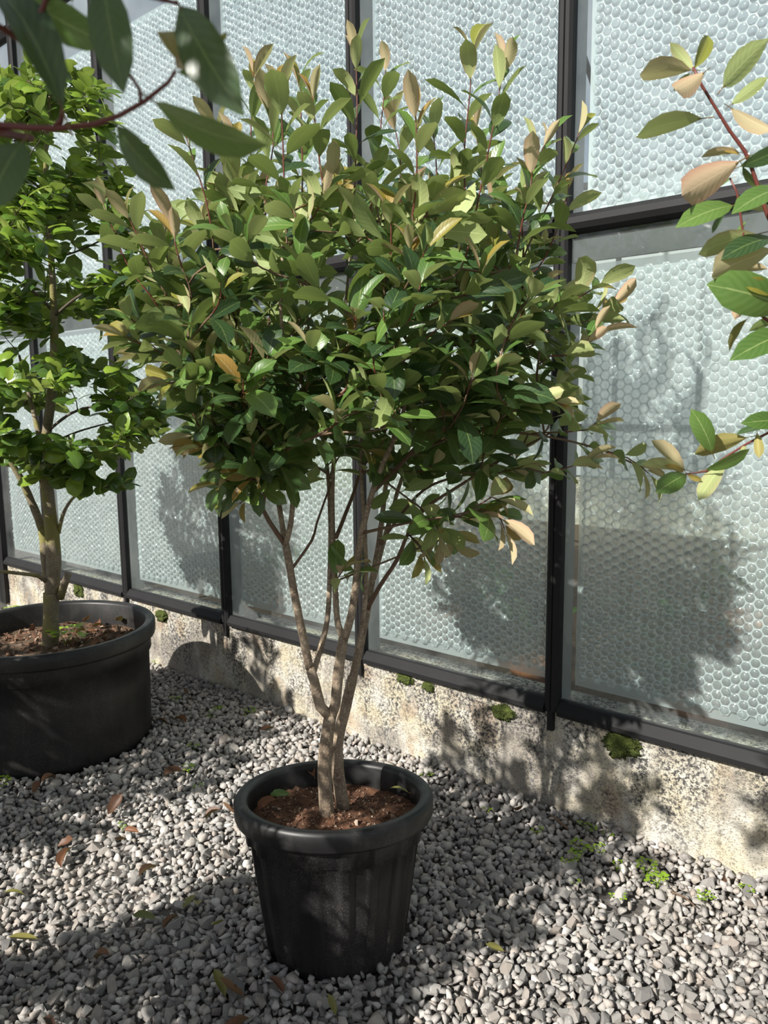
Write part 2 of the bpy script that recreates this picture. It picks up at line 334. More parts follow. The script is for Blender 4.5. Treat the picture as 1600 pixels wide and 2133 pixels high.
CA = [dict(wid=0.66, peak=0.46, fold=0.35, arch=0.5, curl=0.25, tipsharp=0.55, pet=0.08), dict(wid=0.70, peak=0.46, fold=0.25, arch=0.8, curl=0.4, tipsharp=0.55, pet=0.08, wob=0.3), dict(wid=0.62, peak=0.48, fold=0.4, arch=0.3, curl=0.15, tipsharp=0.58, pet=0.08)]
LS = {'old': leaf_set('leaf_old', PH, 'o'), 'mid': leaf_set('leaf_mid', PH, 'm'), 'new': leaf_set('leaf_new', PN, 'n'),
      'cold': leaf_set('cam_old', CA, 'c'), 'cnew_lit': leaf_set('cam_new_lit', CA, 'd'),
      'weed': leaf_set('weed', [dict(wid=0.8, peak=0.5, fold=0.3, arch=0.4, curl=0.1, tipsharp=0.5, pet=0.5, stations=5)], 'w'),
      'dead': leaf_set('dead', [dict(wid=0.45, peak=0.55, fold=0.7, arch=0.9, curl=-0.4, tipsharp=0.6, wob=0.9), dict(wid=0.5, peak=0.5, fold=0.2, arch=-0.7, curl=-0.5, tipsharp=0.6, wob=1.2), dict(wid=0.4, peak=0.5, fold=1.2, arch=0.5, curl=0.2, tipsharp=0.6, wob=0.5)], 'x'),
      'fading': leaf_set('fading', [dict(wid=0.42, peak=0.56, fold=0.5, arch=0.5, curl=0.2, tipsharp=0.6, wob=0.5), dict(wid=0.4, peak=0.55, fold=0.9, arch=-0.3, curl=0.2, tipsharp=0.6)], 'y')}
def unit(v):
    v = np.asarray(v, float); return v / (np.linalg.norm(v) + 1e-9)
def frame(y, n):
    y = unit(y); n = np.asarray(n, float); n = n - (n @ y) * y
    if np.linalg.norm(n) < 1e-4: n = np.cross(y, [0.3, 0.5, 0.8])
    n = unit(n); return np.stack([np.cross(y, n), y, n], axis=1)
def roll(R, a):
    c, s = math.cos(a), math.sin(a); return R @ np.array([[c, 0, s], [0, 1, 0], [-s, 0, c]])
def leaves_on_shoot(P, kinds, rnd, f0, spacing, L, bag, a0=70, a1=24, up=0.35, age=1.0):
    """leaves in a spiral along the upper part of a shoot; bag gets (pos, R, size, kind, variant)"""
    P = np.asarray(P); seg = np.linalg.norm(np.diff(P, axis=0), axis=1); cum = np.concatenate([[0], np.cumsum(seg)]); tot = cum[-1]
    s = tot * f0; phi = rnd.random() * 6.28
    while s < tot + 1e-6:
        i = min(np.searchsorted(cum, s, side='right') - 1, len(P) - 2); t = (s - cum[i]) / (seg[i] + 1e-9)
        p = P[i] + (P[i + 1] - P[i]) * t; ax = unit(P[i + 1] - P[i])
        fr = (s - tot * f0) / max(tot * (1 - f0), 1e-4); fr = min(fr, 1)
        back = tot - s
        R0 = frame(ax, [math.sin(phi) + .01, math.cos(phi), 0.13]); side = R0[:, 2]
        ang = math.radians(a0 + (a1 - a0) * fr ** 1.4 + rnd.uniform(-14, 14))
        y = unit(math.cos(ang) * ax + math.sin(ang) * side + np.array([0, 0, -0.10 * (1 - fr)]))
        nrm = unit(ax) * (1 - up) + np.array([0, 0, up]) 
        R = roll(frame(y, nrm), math.radians(rnd.gauss(0, 18)))
        z = L * rnd.uniform(0.72, 1.18) * (1.0 if fr < 0.8 else 0.82)
        if back < 0.035: k = kinds[2] if rnd.random() < 0.75 * age else kinds[1]
        elif kinds[2] == 'cnew_lit' and back < 0.13 and rnd.random() < 0.5 * age: k = 'cnew_lit'
        elif back < 0.12: k = kinds[1] if rnd.random() < age else kinds[0]
        else: k = kinds[0] if rnd.random() < 0.9 else kinds[1]
        bag.append((p + y * 0.16 * z * 0.8, R, z, k, rnd.randrange(min(4, len(LS[k])))))
        s += spacing * rnd.uniform(0.7, 1.3) * (1.0 if back > 0.05 else 0.5); phi += 2.4 + rnd.uniform(-.25, .25)
def visible_rank(bag):
    """coarse painter's buffer: how many cells of the picture each leaf shows"""
    cell = 5; W_, H_ = 1600 // cell, 2133 // cell; buf = -np.ones((H_, W_), int)
    pr = [proj(p + R[:, 1] * z * 0.5) for (p, R, z, k, v) in bag]
    for i in sorted(range(len(bag)), key=lambda j: -pr[j][2]):
        x, y, d = pr[i]; (p, R, z, k, v) = bag[i]
        if d < 0.1: continue
        vd = unit(p - CAMP); rad = FPX * z * 0.5 / d
        ax = CAMR.T @ R[:, 1]; fx = abs(R[:, 2] @ vd)
        dx, dy = ax[0], -ax[1]; ll = math.hypot(dx, dy); a_ = max(rad * ll, rad * 0.25); b_ = max(rad * 0.42 * fx, rad * 0.12)
        dx, dy = (dx / ll, dy / ll) if ll > 1e-3 else (1, 0)
        x0, x1 = int((x - rad) / cell), int((x + rad) / cell) + 1; y0, y1 = int((y - rad) / cell), int((y + rad) / cell) + 1
        x0, y0 = max(x0, 0), max(y0, 0); x1, y1 = min(x1, W_ - 1), min(y1, H_ - 1)
        if x1 < x0 or y1 < y0: continue
        gx, gy = np.meshgrid(np.arange(x0, x1 + 1) * cell + cell / 2 - x, np.arange(y0, y1 + 1) * cell + cell / 2 - y)
        m = ((gx * dx + gy * dy) / a_) ** 2 + ((-gx * dy + gy * dx) / b_) ** 2 < 1
        buf[y0:y1 + 1, x0:x1 + 1][m] = i
    cnt = np.bincount(buf[buf >= 0], minlength=len(bag)); return cnt
def put_leaves(bag, root, limit=300):
    o3 = np.array(root.location)
    order = sorted(range(len(bag)), key=lambda j, c=visible_rank(bag): -c[j]); top = set(order[:limit])
    rest = {}
    for i, (p, R, z, k, v) in enumerate(bag):
        if i in top:
            o = link('leaf', LS[k][v][3], root); M4 = Matrix(((R * z).tolist())).to_4x4(); M4.translation = Vector((p - o3).tolist()); o.matrix_local = M4
        else: rest.setdefault((k, v), []).append((p - o3, R * z))
    if rest:
        Vs, Fs, UVs, fm, mats = [], [], [], [], []; base = 0
        for (k, v), L_ in rest.items():
            V, F, UV, _, m = LS[k][v]
            if m not in mats: mats.append(m)
            mi = mats.index(m)
            A = np.array([r for _, r in L_]); T = np.array([t for t, _ in L_])
            W_ = np.einsum('nij,kj->nki', A, V) + T[:, None, :]
            for q in range(len(L_)):
                Fs += [tuple(i + base for i in f) for f in F]; base += len(V)
            fm += [mi] * (len(F) * len(L_)); Vs.append(W_.reshape(-1, 3)); UVs.append(np.tile(UV, (len(L_), 1)))
        me = mesh('foliage', np.concatenate(Vs), Fs, mats, True, fm, np.concatenate(UVs))
        tag(link('foliage', me, root), kind='stuff')

# ------------------------------------------------------------------ the greenhouse wall (structure)
PITCH = 0.915; S0 = 0.735; RAIL_Z = 0.42; TRAN_Z = 2.075; TOP_Z = 3.74
def wobj(o):
    o.location = [float(v) for v in WA]; o.rotation_euler = (0, 0, WROT); return o            # local x = -s, y = into the house, z up
BARS = [-(S0 + PITCH * k) for k in range(-2, 5)]                                               # local x of the glazing bars
X_END = -5.08
# plinth with uneven face
nx, nz = 260, 16; V = []; F = []
for j in range(nz + 1):
    for i in range(nx + 1):
        x = X_END + (1.9 - X_END) * i / nx; z = -0.05 + 0.455 * j / nz
        y = 0.006 * noise.noise((x * 6, z * 6, 0)) + 0.004 * noise.noise((x * 25, z * 25, 3)) - 0.025 * max(0, 0.10 - z) * 2
        V.append((x, y, z))
for j in range(nz):
    for i in range(nx):
        a = j * (nx + 1) + i; F.append((a, a + 1, a + nx + 2, a + nx + 1))
k = len(V); V += [(X_END, 0.2, -0.05), (1.9, 0.2, -0.05), (X_END, 0.2, 0.405), (1.9, 0.2, 0.405)]
tl, trr = nz * (nx + 1), nz * (nx + 1) + nx
F += [(k, k + 2, k + 3, k + 1), tuple([k + 3, k + 2] + list(range(tl, trr + 1))), tuple([k] + [j * (nx + 1) for j in range(nz + 1)] + [k + 2]), tuple([k + 1, k + 3] + [j * (nx + 1) + nx for j in range(nz, -1, -1)])]
wobj(tag(link('wall_greenhouse_plinth', mesh('plinth', V, F, MT['plinth'], True)), 'low weathered concrete plinth wall streaked black under the greenhouse glazing', 'wall', kind='structure'))

gx = [-(S0 + PITCH * k) for k in range(-2, 5)]
edges = sorted(gx + [X_END + 0.03])
tn = 0
def trim(mb, label, mat='rubber'):
    global tn; tn += 1
    o = mb.build('trim_%d' % tn, MT[mat]); wobj(o); tag(o, label, 'frame', kind='structure'); return o
for i, x in enumerate(sorted(gx)):
    # black rubber cap with two ridges, hanging a little below the rail
    prof = [(-0.026, 0.012), (-0.026, -0.018), (-0.016, -0.026), (-0.003, -0.026), (0.0, -0.021), (0.003, -0.026), (0.016, -0.026), (0.026, -0.018), (0.026, 0.012)]
    b_ = MB().prism([(x + p[0], p[1]) for p in prof], 'z', RAIL_Z - 0.02, 5.2)
    b_.prism([(x - 0.014, 0.0), (x - 0.014, -0.02), (x + 0.008, -0.02), (x + 0.008, 0.0)], 'z', RAIL_Z - 0.095, RAIL_Z - 0.01)
    trim(b_, 'black rubber capped upright glazing bar of the greenhouse wall')
    trim(MB().box(x - 0.018, x + 0.018, 0.014, 0.10, RAIL_Z, 5.2), 'grey metal bar behind the black glazing cap', 'alu')
for i in range(len(edges) - 1):
    x0, x1 = edges[i] + 0.027, edges[i + 1] - 0.027
    b_ = MB().prism([(0.02, RAIL_Z + 0.022), (-0.006, RAIL_Z + 0.018), (-0.03, RAIL_Z - 0.012), (-0.03, RAIL_Z - 0.028), (-0.022, RAIL_Z - 0.034), (0.0, RAIL_Z - 0.034), (0.02, RAIL_Z - 0.02)], 'x', x0, x1)
    trim(b_, 'black bottom rail along the foot of the glass')
    b_ = MB().prism([(0.02, TRAN_Z + 0.03), (-0.012, TRAN_Z + 0.028), (-0.03, TRAN_Z + 0.012), (-0.034, TRAN_Z - 0.008), (-0.026, TRAN_Z - 0.026), (0.0, TRAN_Z - 0.036), (0.02, TRAN_Z - 0.036)], 'x', x0, x1)
    trim(b_, 'rounded black crossbar between lower and upper panes')
    b_ = MB().prism([(0.02, TOP_Z + 0.035), (-0.02, TOP_Z + 0.03), (-0.035, TOP_Z), (-0.02, TOP_Z - 0.03), (0.02, TOP_Z - 0.035)], 'x', x0, x1)
    trim(b_, 'black top crossbar high on the greenhouse wall')
    trim(MB().box(x0, x1, 0.012, 0.03, TRAN_Z - 0.125, TRAN_Z - 0.03), 'dull grey flashing strip below the black crossbar', 'strip')
# end post and the pale door leaf beyond it
trim(MB().box(X_END - 0.02, X_END + 0.05, -0.03, 0.06, 0.10, 5.2), 'black end post of the greenhouse wall')
trim(MB().box(X_END - 0.10, X_END - 0.022, -0.05, 0.05, 0.06, 5.2).box(X_END - 0.115, X_END - 0.10, -0.05, 0.02, 0.06, 5.2), 'grey metal corner post beside the doorway', 'alu')
dr = empty('door_1', WA, WROT); tag(dr, 'pale door panel past the grey corner post', 'door', kind='structure')
MB().box(X_END - 1.1, X_END - 0.12, 0.0, 0.04, 0.08, 2.1).build('door_panel', MT['white'], dr)
MB().box(X_END - 0.20, X_END - 0.17, -0.05, 0.0, 1.0, 1.15).build('door_handle', MT['alu'], dr)

# bubble film: honeycomb web with a dome in every cell; one mesh for each size of sheet, shared by the bays
def bubble_mesh(name, w_, h_, seed):
    rr = random.Random(seed); p = 0.031; cx = p * 0.866; ncx = int(w_ / cx) - 1; ncz = int(h_ / p) - 1
    r_ = p * 0.455; V = []; F = []; fm = []; SEG = 12
    def wr(x, z, c=1.0):
        return c * (0.007 * noise.noise((x * 2.2 + seed, z * 1.6, 0.3)) + 0.0034 * noise.noise((x * 11, z * 9 + seed, 1.7)))
    ox = (w_ - (ncx - 1) * cx) / 2; oz = (h_ - (ncz - 0.5) * p) / 2
    for i in range(ncx):
        for j in range(ncz):
            x = ox + i * cx; z = oz + j * p + (p / 2 if i % 2 else 0)
            k = len(V); hh = p / math.sqrt(3)
            flat = rr.random(); dh = 0.0085 * (0.3 if flat < 0.16 else rr.uniform(0.6, 1.15)); tx = rr.uniform(-.005, .005); tz = rr.uniform(-.005, .005)
            for q in range(6):
                an = math.pi / 3 * q; vx, vz = x + hh * math.cos(an), z + hh * math.sin(an); V.append((vx, wr(vx, vz), vz))
            for q in range(SEG):
                an = 2 * math.pi * q / SEG; vx, vz = x + r_ * math.cos(an), z + r_ * math.sin(an); V.append((vx, wr(vx, vz), vz))
            for (fr, hf) in ((0.90, 0.55), (0.62, 0.92)):
                for q in range(SEG):
                    an = 2 * math.pi * q / SEG; vx, vz = x + r_ * fr * math.cos(an) + tx * hf, z + r_ * fr * math.sin(an) + tz * hf
                    V.append((vx, wr(x, z) - dh * hf, vz))
            V.append((x + tx, wr(x, z) - dh, z + tz))
            for q in range(6):
                a = k + q; b = k + (q + 1) % 6; c0 = k + 6 + 2 * q; c1 = k + 6 + 2 * q + 1; c2 = k + 6 + (2 * q + 2) % SEG
                F += [(a, c1, c0), (a, b, c1), (b, c2, c1)]; fm += [0, 0, 0]
            for lv in range(2):
                s0 = k + 6 + lv * SEG
                for q in range(SEG):
                    F.append((s0 + q, s0 + (q + 1) % SEG, s0 + SEG + (q + 1) % SEG, s0 + SEG + q)); fm.append(1)
            s0 = k + 6 + 2 * SEG
            for q in range(SEG): F.append((s0 + q, s0 + (q + 1) % SEG, s0 + SEG)); fm.append(1)
    # plain welded border
    k = len(V); x0, x1, z0, z1 = ox - cx * 0.3, ox + (ncx - 0.7) * cx, oz + p * 0.12, oz + (ncz - 0.62) * p
    q_ = [(-0.0, 0.0), (w_, 0.0), (w_, h_), (0.0, h_)]; V += [(a, 0.004, b) for a, b in q_] + [(x0, 0.011, z0), (x1, 0.011, z0), (x1, 0.011, z1), (x0, 0.011, z1)]
    for q in range(4): F.append((k + q, k + (q + 1) % 4, k + 4 + (q + 1) % 4, k + 4 + q)); fm.append(2)
    return mesh(name, V, F, [MT['film_web'], MT['film_dome'], MT['film_plain']], True, fm)
BW = PITCH - 0.052 - 0.055
LOZ, LOH = RAIL_Z + 0.07, TRAN_Z - 0.13 - (RAIL_Z + 0.07)
UPZ, UPH = TRAN_Z + 0.035, 1.34
lower = [bubble_mesh('bubble_film', BW, LOH, 1), bubble_mesh('bubble_film', BW, LOH, 5)]
upper = [bubble_mesh('bubble_film', BW, UPH, 2), bubble_mesh('bubble_film', BW, UPH, 8)]
wn = 0
for i in range(len(edges) - 1):
    x0, x1 = edges[i], edges[i + 1]
    if x0 > 0.6: continue
    nar = (x1 - x0) < PITCH - 0.05
    for row, (z0, z1, fz, ms) in enumerate(((RAIL_Z + 0.01, TRAN_Z - 0.02, LOZ, lower), (TRAN_Z + 0.02, TOP_Z - 0.03, UPZ, upper), (TOP_Z + 0.03, 5.15, None, None))):
        wn += 1; r = empty('window_%d' % wn, WA, WROT)
        lab = ['lower greenhouse pane lined with bubble film, above the concrete plinth', 'tall upper greenhouse pane lined with bubble film, above the black crossbar', 'clear glass pane above the top black crossbar of the greenhouse'][row]
        tag(r, lab, 'window', ['lower panes', 'upper panes', 'top panes'][row], 'structure')
        MB().box(x0 + 0.012, x1 - 0.012, 0.006, 0.0105, z0, z1).build('glass_pane', MT['glass'], r)
        if ms:
            o = link('bubble_film', ms[i % 2], r); o.location = (x0 + 0.03 + 0.028, 0.045, fz); tag(o, kind='stuff')
            if nar: o.scale = ((x1 - x0 - 0.11) / BW, 1, 1)
            if i % 3 == 1 and not nar: o.rotation_euler = (0, 0, 0)
# inside: floor, sill, far wall, roof
ins = [('floor_inside', MB().box(-5.0, 3.4, 0.2, 6.2, -0.05, 0.04), 'soil_dark', 'brown earth floor inside the greenhouse', 'floor')]
for nm, mb, m_, lab, cat in ins:
    wobj(tag(mb.build(nm, MT[m_]), lab, cat, kind='structure'))
b_ = MB().box(-5.0, 3.4, 6.0, 6.2, 0.0, 0.6); wobj(tag(b_.build('wall_far', MT['plinth']), 'low concrete wall on the far side inside the greenhouse', 'wall', kind='structure'))
for k in range(10):
    x = -5.0 + k * 0.93
    trim(MB().box(x - 0.025, x + 0.025, 6.05, 6.12, 0.6, 3.9), 'far upright bar inside the greenhouse')
    # rafters of the two roof slopes
    for (ya, za, yb, zb) in ((0.05, 5.2, 3.1, 6.6), (6.1, 3.9, 3.1, 6.6)):
        b_ = MB(); b_.add([(x - .02, ya, za), (x + .02, ya, za), (x + .02, yb, zb), (x - .02, yb, zb), (x - .02, ya, za + .06), (x + .02, ya, za + .06), (x + .02, yb, zb + .06), (x - .02, yb, zb + .06)], [(0, 1, 2, 3), (7, 6, 5, 4), (0, 4, 5, 1), (1, 5, 6, 2), (2, 6, 7, 3), (3, 7, 4, 0)])
        trim(b_, 'dark sloping rafter under the greenhouse roof', 'strip')
for zz in (1.2, 2.4, 3.9): trim(MB().box(-5.0, 3.4, 6.04, 6.12, zz - .03, zz + .03), 'far crossbar inside the greenhouse')
wn += 1; r = empty('window_%d' % wn, WA, WROT); tag(r, 'hazy film covered glazing on the far side of the greenhouse', 'window', None, 'structure')
for k in range(9):
    x = -5.0 + k * 0.93; MB().box(x + 0.03, x + 0.90, 6.07, 6.075, 0.62, 3.88).build('pane', MT['film_plain'], r)

bm = bmesh.new(); bmesh.ops.create_grid(bm, x_segments=90, y_segments=30, size=1.0); me = bpy.data.meshes.new('backdrop')  # invented dark green backdrop, added so the lower panes look darker
for v in bm.verts:
    x, z = v.co.x * 9, (v.co.y + 1) * 1.25; v.co = Vector((x, -0.5 * noise.noise((x * 1.3, z * 1.3, 4)) - 0.25 * noise.noise((x * 5, z * 5, 2)), z))
bmesh.ops.solidify(bm, geom=bm.faces, thickness=-1.0); bm.to_mesh(me); bm.free(); me.materials.append(MT['moss'])
hg = tag(link('backdrop', me), 'dark green hedge beyond the far glazing, added to darken the view through the film', 'backdrop'); hg.location = [float(v) for v in wp(1.5, -7.6, -0.02)]; hg.rotation_euler = (0, 0, WROT)

# ------------------------------------------------------------------ ground and gravel
POT_C = None
floor = tag(link('floor', mesh('ground', [(-40, -40, 0), (40, -40, 0), (40, 40, -0.0), (-40, 40, -0.0)], [(0, 1, 2, 3)], MT['ground'])), 'gravel yard in front of the greenhouse', 'ground', kind='structure')
floor.location = (0, 0, -0.004)
PC = ground(695, 1690, 0.40); PC[2] = 0.0                     # centre of the near pot
TC = ground(104, 1345, 0.44); TC[2] = 0.0                     # centre of the big tub
POT_R, POT_H, POT_ROT = 0.272, 0.455, 0.0
TUB_R, TUB_H = 0.455, 0.535
def stone_proto(seed):
    rr = np.random.default_rng(seed); P = rr.normal(size=(13, 3)); P /= np.linalg.norm(P, axis=1)[:, None]
    P *= rr.uniform(0.78, 1.08, size=(13, 1)); P *= np.array([1.0, rr.uniform(0.62, 0.9), rr.uniform(0.45, 0.75)])
    bm = bmesh.new()
    for p in P: bm.verts.new(p)
    r_ = bmesh.ops.convex_hull(bm, input=bm.verts); bmesh.ops.delete(bm, geom=[v for v in bm.verts if not v.link_faces], context='VERTS')
    bmesh.ops.triangulate(bm, faces=bm.faces); bmesh.ops.recalc_face_normals(bm, faces=bm.faces)
    bm.verts.index_update(); V = np.array([v.co[:] for v in bm.verts]); F = np.array([[v.index for v in f.verts] for f in bm.faces]); bm.free(); return V, F
PROTO = [stone_proto(s) for s in range(28)]
def rand_rot(n, rng, flat=0.6):
    out_ = np.zeros((n, 3, 3)); a = rng.uniform(0, 2 * math.pi, n); b = rng.normal(0, flat, n); c_ = rng.normal(0, flat, n)
    ca, sa, cb, sb, cc, sc = np.cos(a), np.sin(a), np.cos(b), np.sin(b), np.cos(c_), np.sin(c_); Z = np.zeros(n); O = np.ones(n)
    A = np.stack([np.stack([ca, -sa, Z], 1), np.stack([sa, ca, Z], 1), np.stack([Z, Z, O], 1)], 1)
    B = np.stack([np.stack([O, Z, Z], 1), np.stack([Z, cb, -sb], 1), np.stack([Z, sb, cb], 1)], 1)
    C_ = np.stack([np.stack([cc, Z, sc], 1), np.stack([Z, O, Z], 1), np.stack([-sc, Z, cc], 1)], 1)
    return A @ B @ C_
def inside_pot(x, y, g=0.0):
    return (((x - PC[0]) / 0.172) ** 2 + ((y - PC[1]) / 0.148) ** 2 < 1) | ((x - TC[0]) ** 2 + (y - TC[1]) ** 2 < (0.415 + g) ** 2)
def gz(x, y):
    return 0.010 * np.sin(x * 2.7 + 1.0) * np.cos(y * 3.1 + x) + 0.006 * np.sin(7.3 * x + 2.1 * y) + 0.05 * np.clip(1 - (WDIST - (x * WN[0] + y * WN[1])) / 0.35, 0, 1) * 0.5
def stones(sp_, lo, hi, zoff, rng, keep=1.0):
    xs = np.arange(-2.9, 2.1, sp_); ys = np.arange(1.25, 5.6, sp_ * 0.87); X, Y = np.meshgrid(xs, ys); X = X + (np.arange(len(ys)) % 2)[:, None] * sp_ / 2
    X = X.ravel() + rng.normal(0, sp_ * 0.22, X.size); Y = Y.ravel() + rng.normal(0, sp_ * 0.22, Y.size)
    # keep what the yard shows from here and a step to either side
    m = (X * WN[0] + Y * WN[1] < WDIST - 0.005) & (np.abs(X) < 0.55 * Y + 0.55) & ~inside_pot(X, Y) & (rng.random(X.size) < keep)
    bare = np.hypot(X - ground(1310, 1890)[0], (Y - ground(1310, 1890)[1])) < 0.075 + 0.03 * np.sin(X * 40)
    m &= ~(bare & (rng.random(X.size) < 0.75))
    X, Y = X[m], Y[m]; S = rng.lognormal(0, 0.24, X.size) * (lo + hi) / 2; S = np.clip(S, lo * 0.7, hi * 1.35)
    Z = gz(X, Y) + zoff + S * 0.25 + rng.uniform(-0.004, 0.004, X.size)
    return X, Y, Z, S
A_ = [stones(0.0245, 0.0125, 0.020, 0.0, NR), stones(0.0285, 0.0125, 0.021, 0.0125, NR, 0.9), stones(0.10, 0.021, 0.028, 0.012, NR, 0.5)]
X, Y, Z, S = [np.concatenate([a[i] for a in A_]) for i in range(4)]
R_ = rand_rot(len(X), NR); pid = NR.integers(0, len(PROTO), len(X))
c_ = (np.stack([X, Y, Z], 1) - CAMP) @ CAMR; px = 800 + FPX * c_[:, 0] / c_[:, 2]; py = 1066.5 - FPX * c_[:, 1] / c_[:, 2]
vis = (px > 5) & (px < 1595) & (py < 2125) & (py > 900)
hid = ((px > 520) & (px < 900) & (py < 2050))
score = np.where(vis & ~hid, S / c_[:, 2] * (1 + 6 * np.clip(Z - gz(X, Y), 0, .03)), 0)
best = set(np.argsort(-score)[:300].tolist())
pm = [mesh('stone', V, F, MT['stone']) for V, F in PROTO]
for i in best:
    o = link('gravel_stone', pm[pid[i]], floor); M4 = Matrix((R_[i] * S[i]).tolist()).to_4x4(); M4.translation = Vector((float(X[i]), float(Y[i]), float(Z[i]) + 0.004)); o.matrix_local = M4
Vs, Fs = [], []; base = 0; keepm = np.ones(len(X), bool); keepm[list(best)] = False
for k in range(len(PROTO)):
    idx = np.where((pid == k) & keepm)[0]; V, F = PROTO[k]
    W_ = np.einsum('nij,kj->nki', R_[idx] * S[idx, None, None], V) + np.stack([X[idx], Y[idx], Z[idx] + 0.004], 1)[:, None, :]
    Vs.append(W_.reshape(-1, 3)); Fs.append((F[None] + (base + np.arange(len(idx)) * len(V))[:, None, None]).reshape(-1, 3)); base += len(idx) * len(V)
Vs = np.concatenate(Vs); Fs = np.concatenate(Fs)
me = bpy.data.meshes.new('gravel'); me.vertices.add(len(Vs)); me.vertices.foreach_set('co', Vs.astype(np.float32).ravel())
me.loops.add(Fs.size); me.loops.foreach_set('vertex_index', Fs.astype(np.int32).ravel())
me.polygons.add(len(Fs)); me.polygons.foreach_set('loop_start', (np.arange(len(Fs)) * 3).astype(np.int32))
me.materials.append(MT['stone']); me.update(calc_edges=True); me.validate()
tag(link('gravel', me, floor), kind='stuff')
# paving by the doorway
g0 = wp(5.2, 0.0, 0); sl_ = empty('paving_slab', g0, WROT)
tag(sl_, 'pale concrete paving slab at the foot of the grey corner post', 'paving')
MB().box(-0.9, 0.42, -0.42, -0.03, -0.02, 0.035).build('slab', MT['slab'], sl_)

# ------------------------------------------------------------------ pots
def lathe(prof, seg, rfun=None):
    V = []; F = []
    for j, (r, z) in enumerate(prof):
        for k in range(seg):
            an = 2 * math.pi * k / seg; rr = r + (rfun(an, z, j) if rfun else 0); V.append((rr * math.cos(an), rr * math.sin(an), z))
    for j in range(len(prof) - 1):
        for k in range(seg):
            F.append((j * seg + k, j * seg + (k + 1) % seg, (j + 1) * seg + (k + 1) % seg, (j + 1) * seg + k))
    return V, F
def pot_parts(root, R, H, rb, ribs, lip, soil_z, soil, seg=120, sx=1.0, sy=1.0, tilt=0.0):
    rt = R - lip
    def fl(an, z, j):
        if not ribs or z > H * 0.76 or z < H * 0.05 : return 0
        e = math.sin(an * ribs / 2); return -0.011 * (1 / (1 + math.exp(-30 * (abs(e) - 0.6))))
    rad = lambda z: rb + (rt - rb) * (z / H) ** 0.9
    prof = [(rb * 0.6, 0.012), (rb - 0.012, 0.008), (rb, 0.02), (rad(H * 0.08), H * 0.08), (rad(H * .3), H * .3), (rad(H * .55), H * .55), (rad(H * .745), H * .745), (rad(H * .762) + 0.010, H * .757), (rad(H * .9) + 0.007, H * .885)]
    body = lathe(prof, seg, fl)
    b = link('pot_wall', mesh('pot_wall', *body, MT['pot'], True), root)
    lp = [(rt + 0.002, H * .885), (R - 0.004, H * .885 - 0.004), (R, H * .895), (R + 0.001, H - 0.012), (R - 0.006, H - 0.002), (R - 0.016, H), (rt - 0.008, H - 0.004), (rt - 0.013, H - 0.014), (rt - 0.016, soil_z - 0.02)]
    l = link('rim', mesh('rim', *lathe(lp, seg), MT['pot'], True), root)
    fc = []
    if ribs:
        for k in range(6):
            an = 2 * math.pi * (k + 0.5) / 6; b_ = MB(); c, s = math.cos(an), math.sin(an)
            for (a0, r0, r1) in ((0.16, rb * 0.6, rb - 0.03),):
                q = [(math.cos(an + d) * r_, math.sin(an + d) * r_) for d, r_ in ((-a0, r0), (a0, r0), (a0, r1), (0, r1 + .002), (-a0, r1))]
                b_.prism(q, 'z', -0.006, 0.014)
            b_.build('foot', MT['pot'], root)
    # soil surface
    V = []; F = []; nr, ns = 22, 72; rs = rt - 0.012
    for j in range(nr + 1):
        for k in range(ns):
            an = 2 * math.pi * k / ns; r_ = rs * j / nr; x, y = r_ * math.cos(an), r_ * math.sin(an)
            V.append((x, y, soil_z + 0.014 * noise.noise((x * 9, y * 9, 2)) + 0.007 * noise.noise((x * 32, y * 32, 5)) + 0.004 * noise.noise((x * 90, y * 90, 1)) + 0.02 * (1 - j / nr) ** 2))
    for j in range(nr):
        for k in range(ns): F.append((j * ns + k, j * ns + (k + 1) % ns, (j + 1) * ns + (k + 1) % ns, (j + 1) * ns + k))
    so_ = link('soil', mesh('soil', V, F, MT[soil], True), root)
    # crumbs and bark chips
    rr = np.random.default_rng(int(R * 1000)); n = 900; a = rr.uniform(0, 6.283, n); q = np.sqrt(rr.uniform(0, 1, n)) * (rs - 0.02); S_ = rr.lognormal(0, .45, n) * (0.0042 if ribs else 0.0085)
    RR = rand_rot(n, rr, 0.8); Vc = []; Fc = []; base = 0
    for i in range(n):
        V0, F0 = PROTO[i % 9]; x, y = q[i] * math.cos(a[i]), q[i] * math.sin(a[i])
        z = soil_z + 0.014 * noise.noise((x * 9, y * 9, 2)) + 0.007 * noise.noise((x * 32, y * 32, 5)) + 0.02 * (1 - q[i] / rs) ** 2
        sc_ = np.array([S_[i] * (1 if ribs else 1.7), S_[i], S_[i] * (1 if ribs else 0.5)])
        Vc.append((V0 * sc_) @ RR[i].T + np.array([x, y, z + 0.001])); Fc += (F0 + base).tolist(); base += len(V0)
    tag(link('soil_crumbs', mesh('crumbs', np.concatenate(Vc), Fc, MT['chip']), so_), kind='stuff')
    for o in root.children: o.scale = (sx, sy, 1); o.rotation_euler = (tilt, 0, 0); o.location = (0, 0, -0.012 if tilt else 0)
    return b

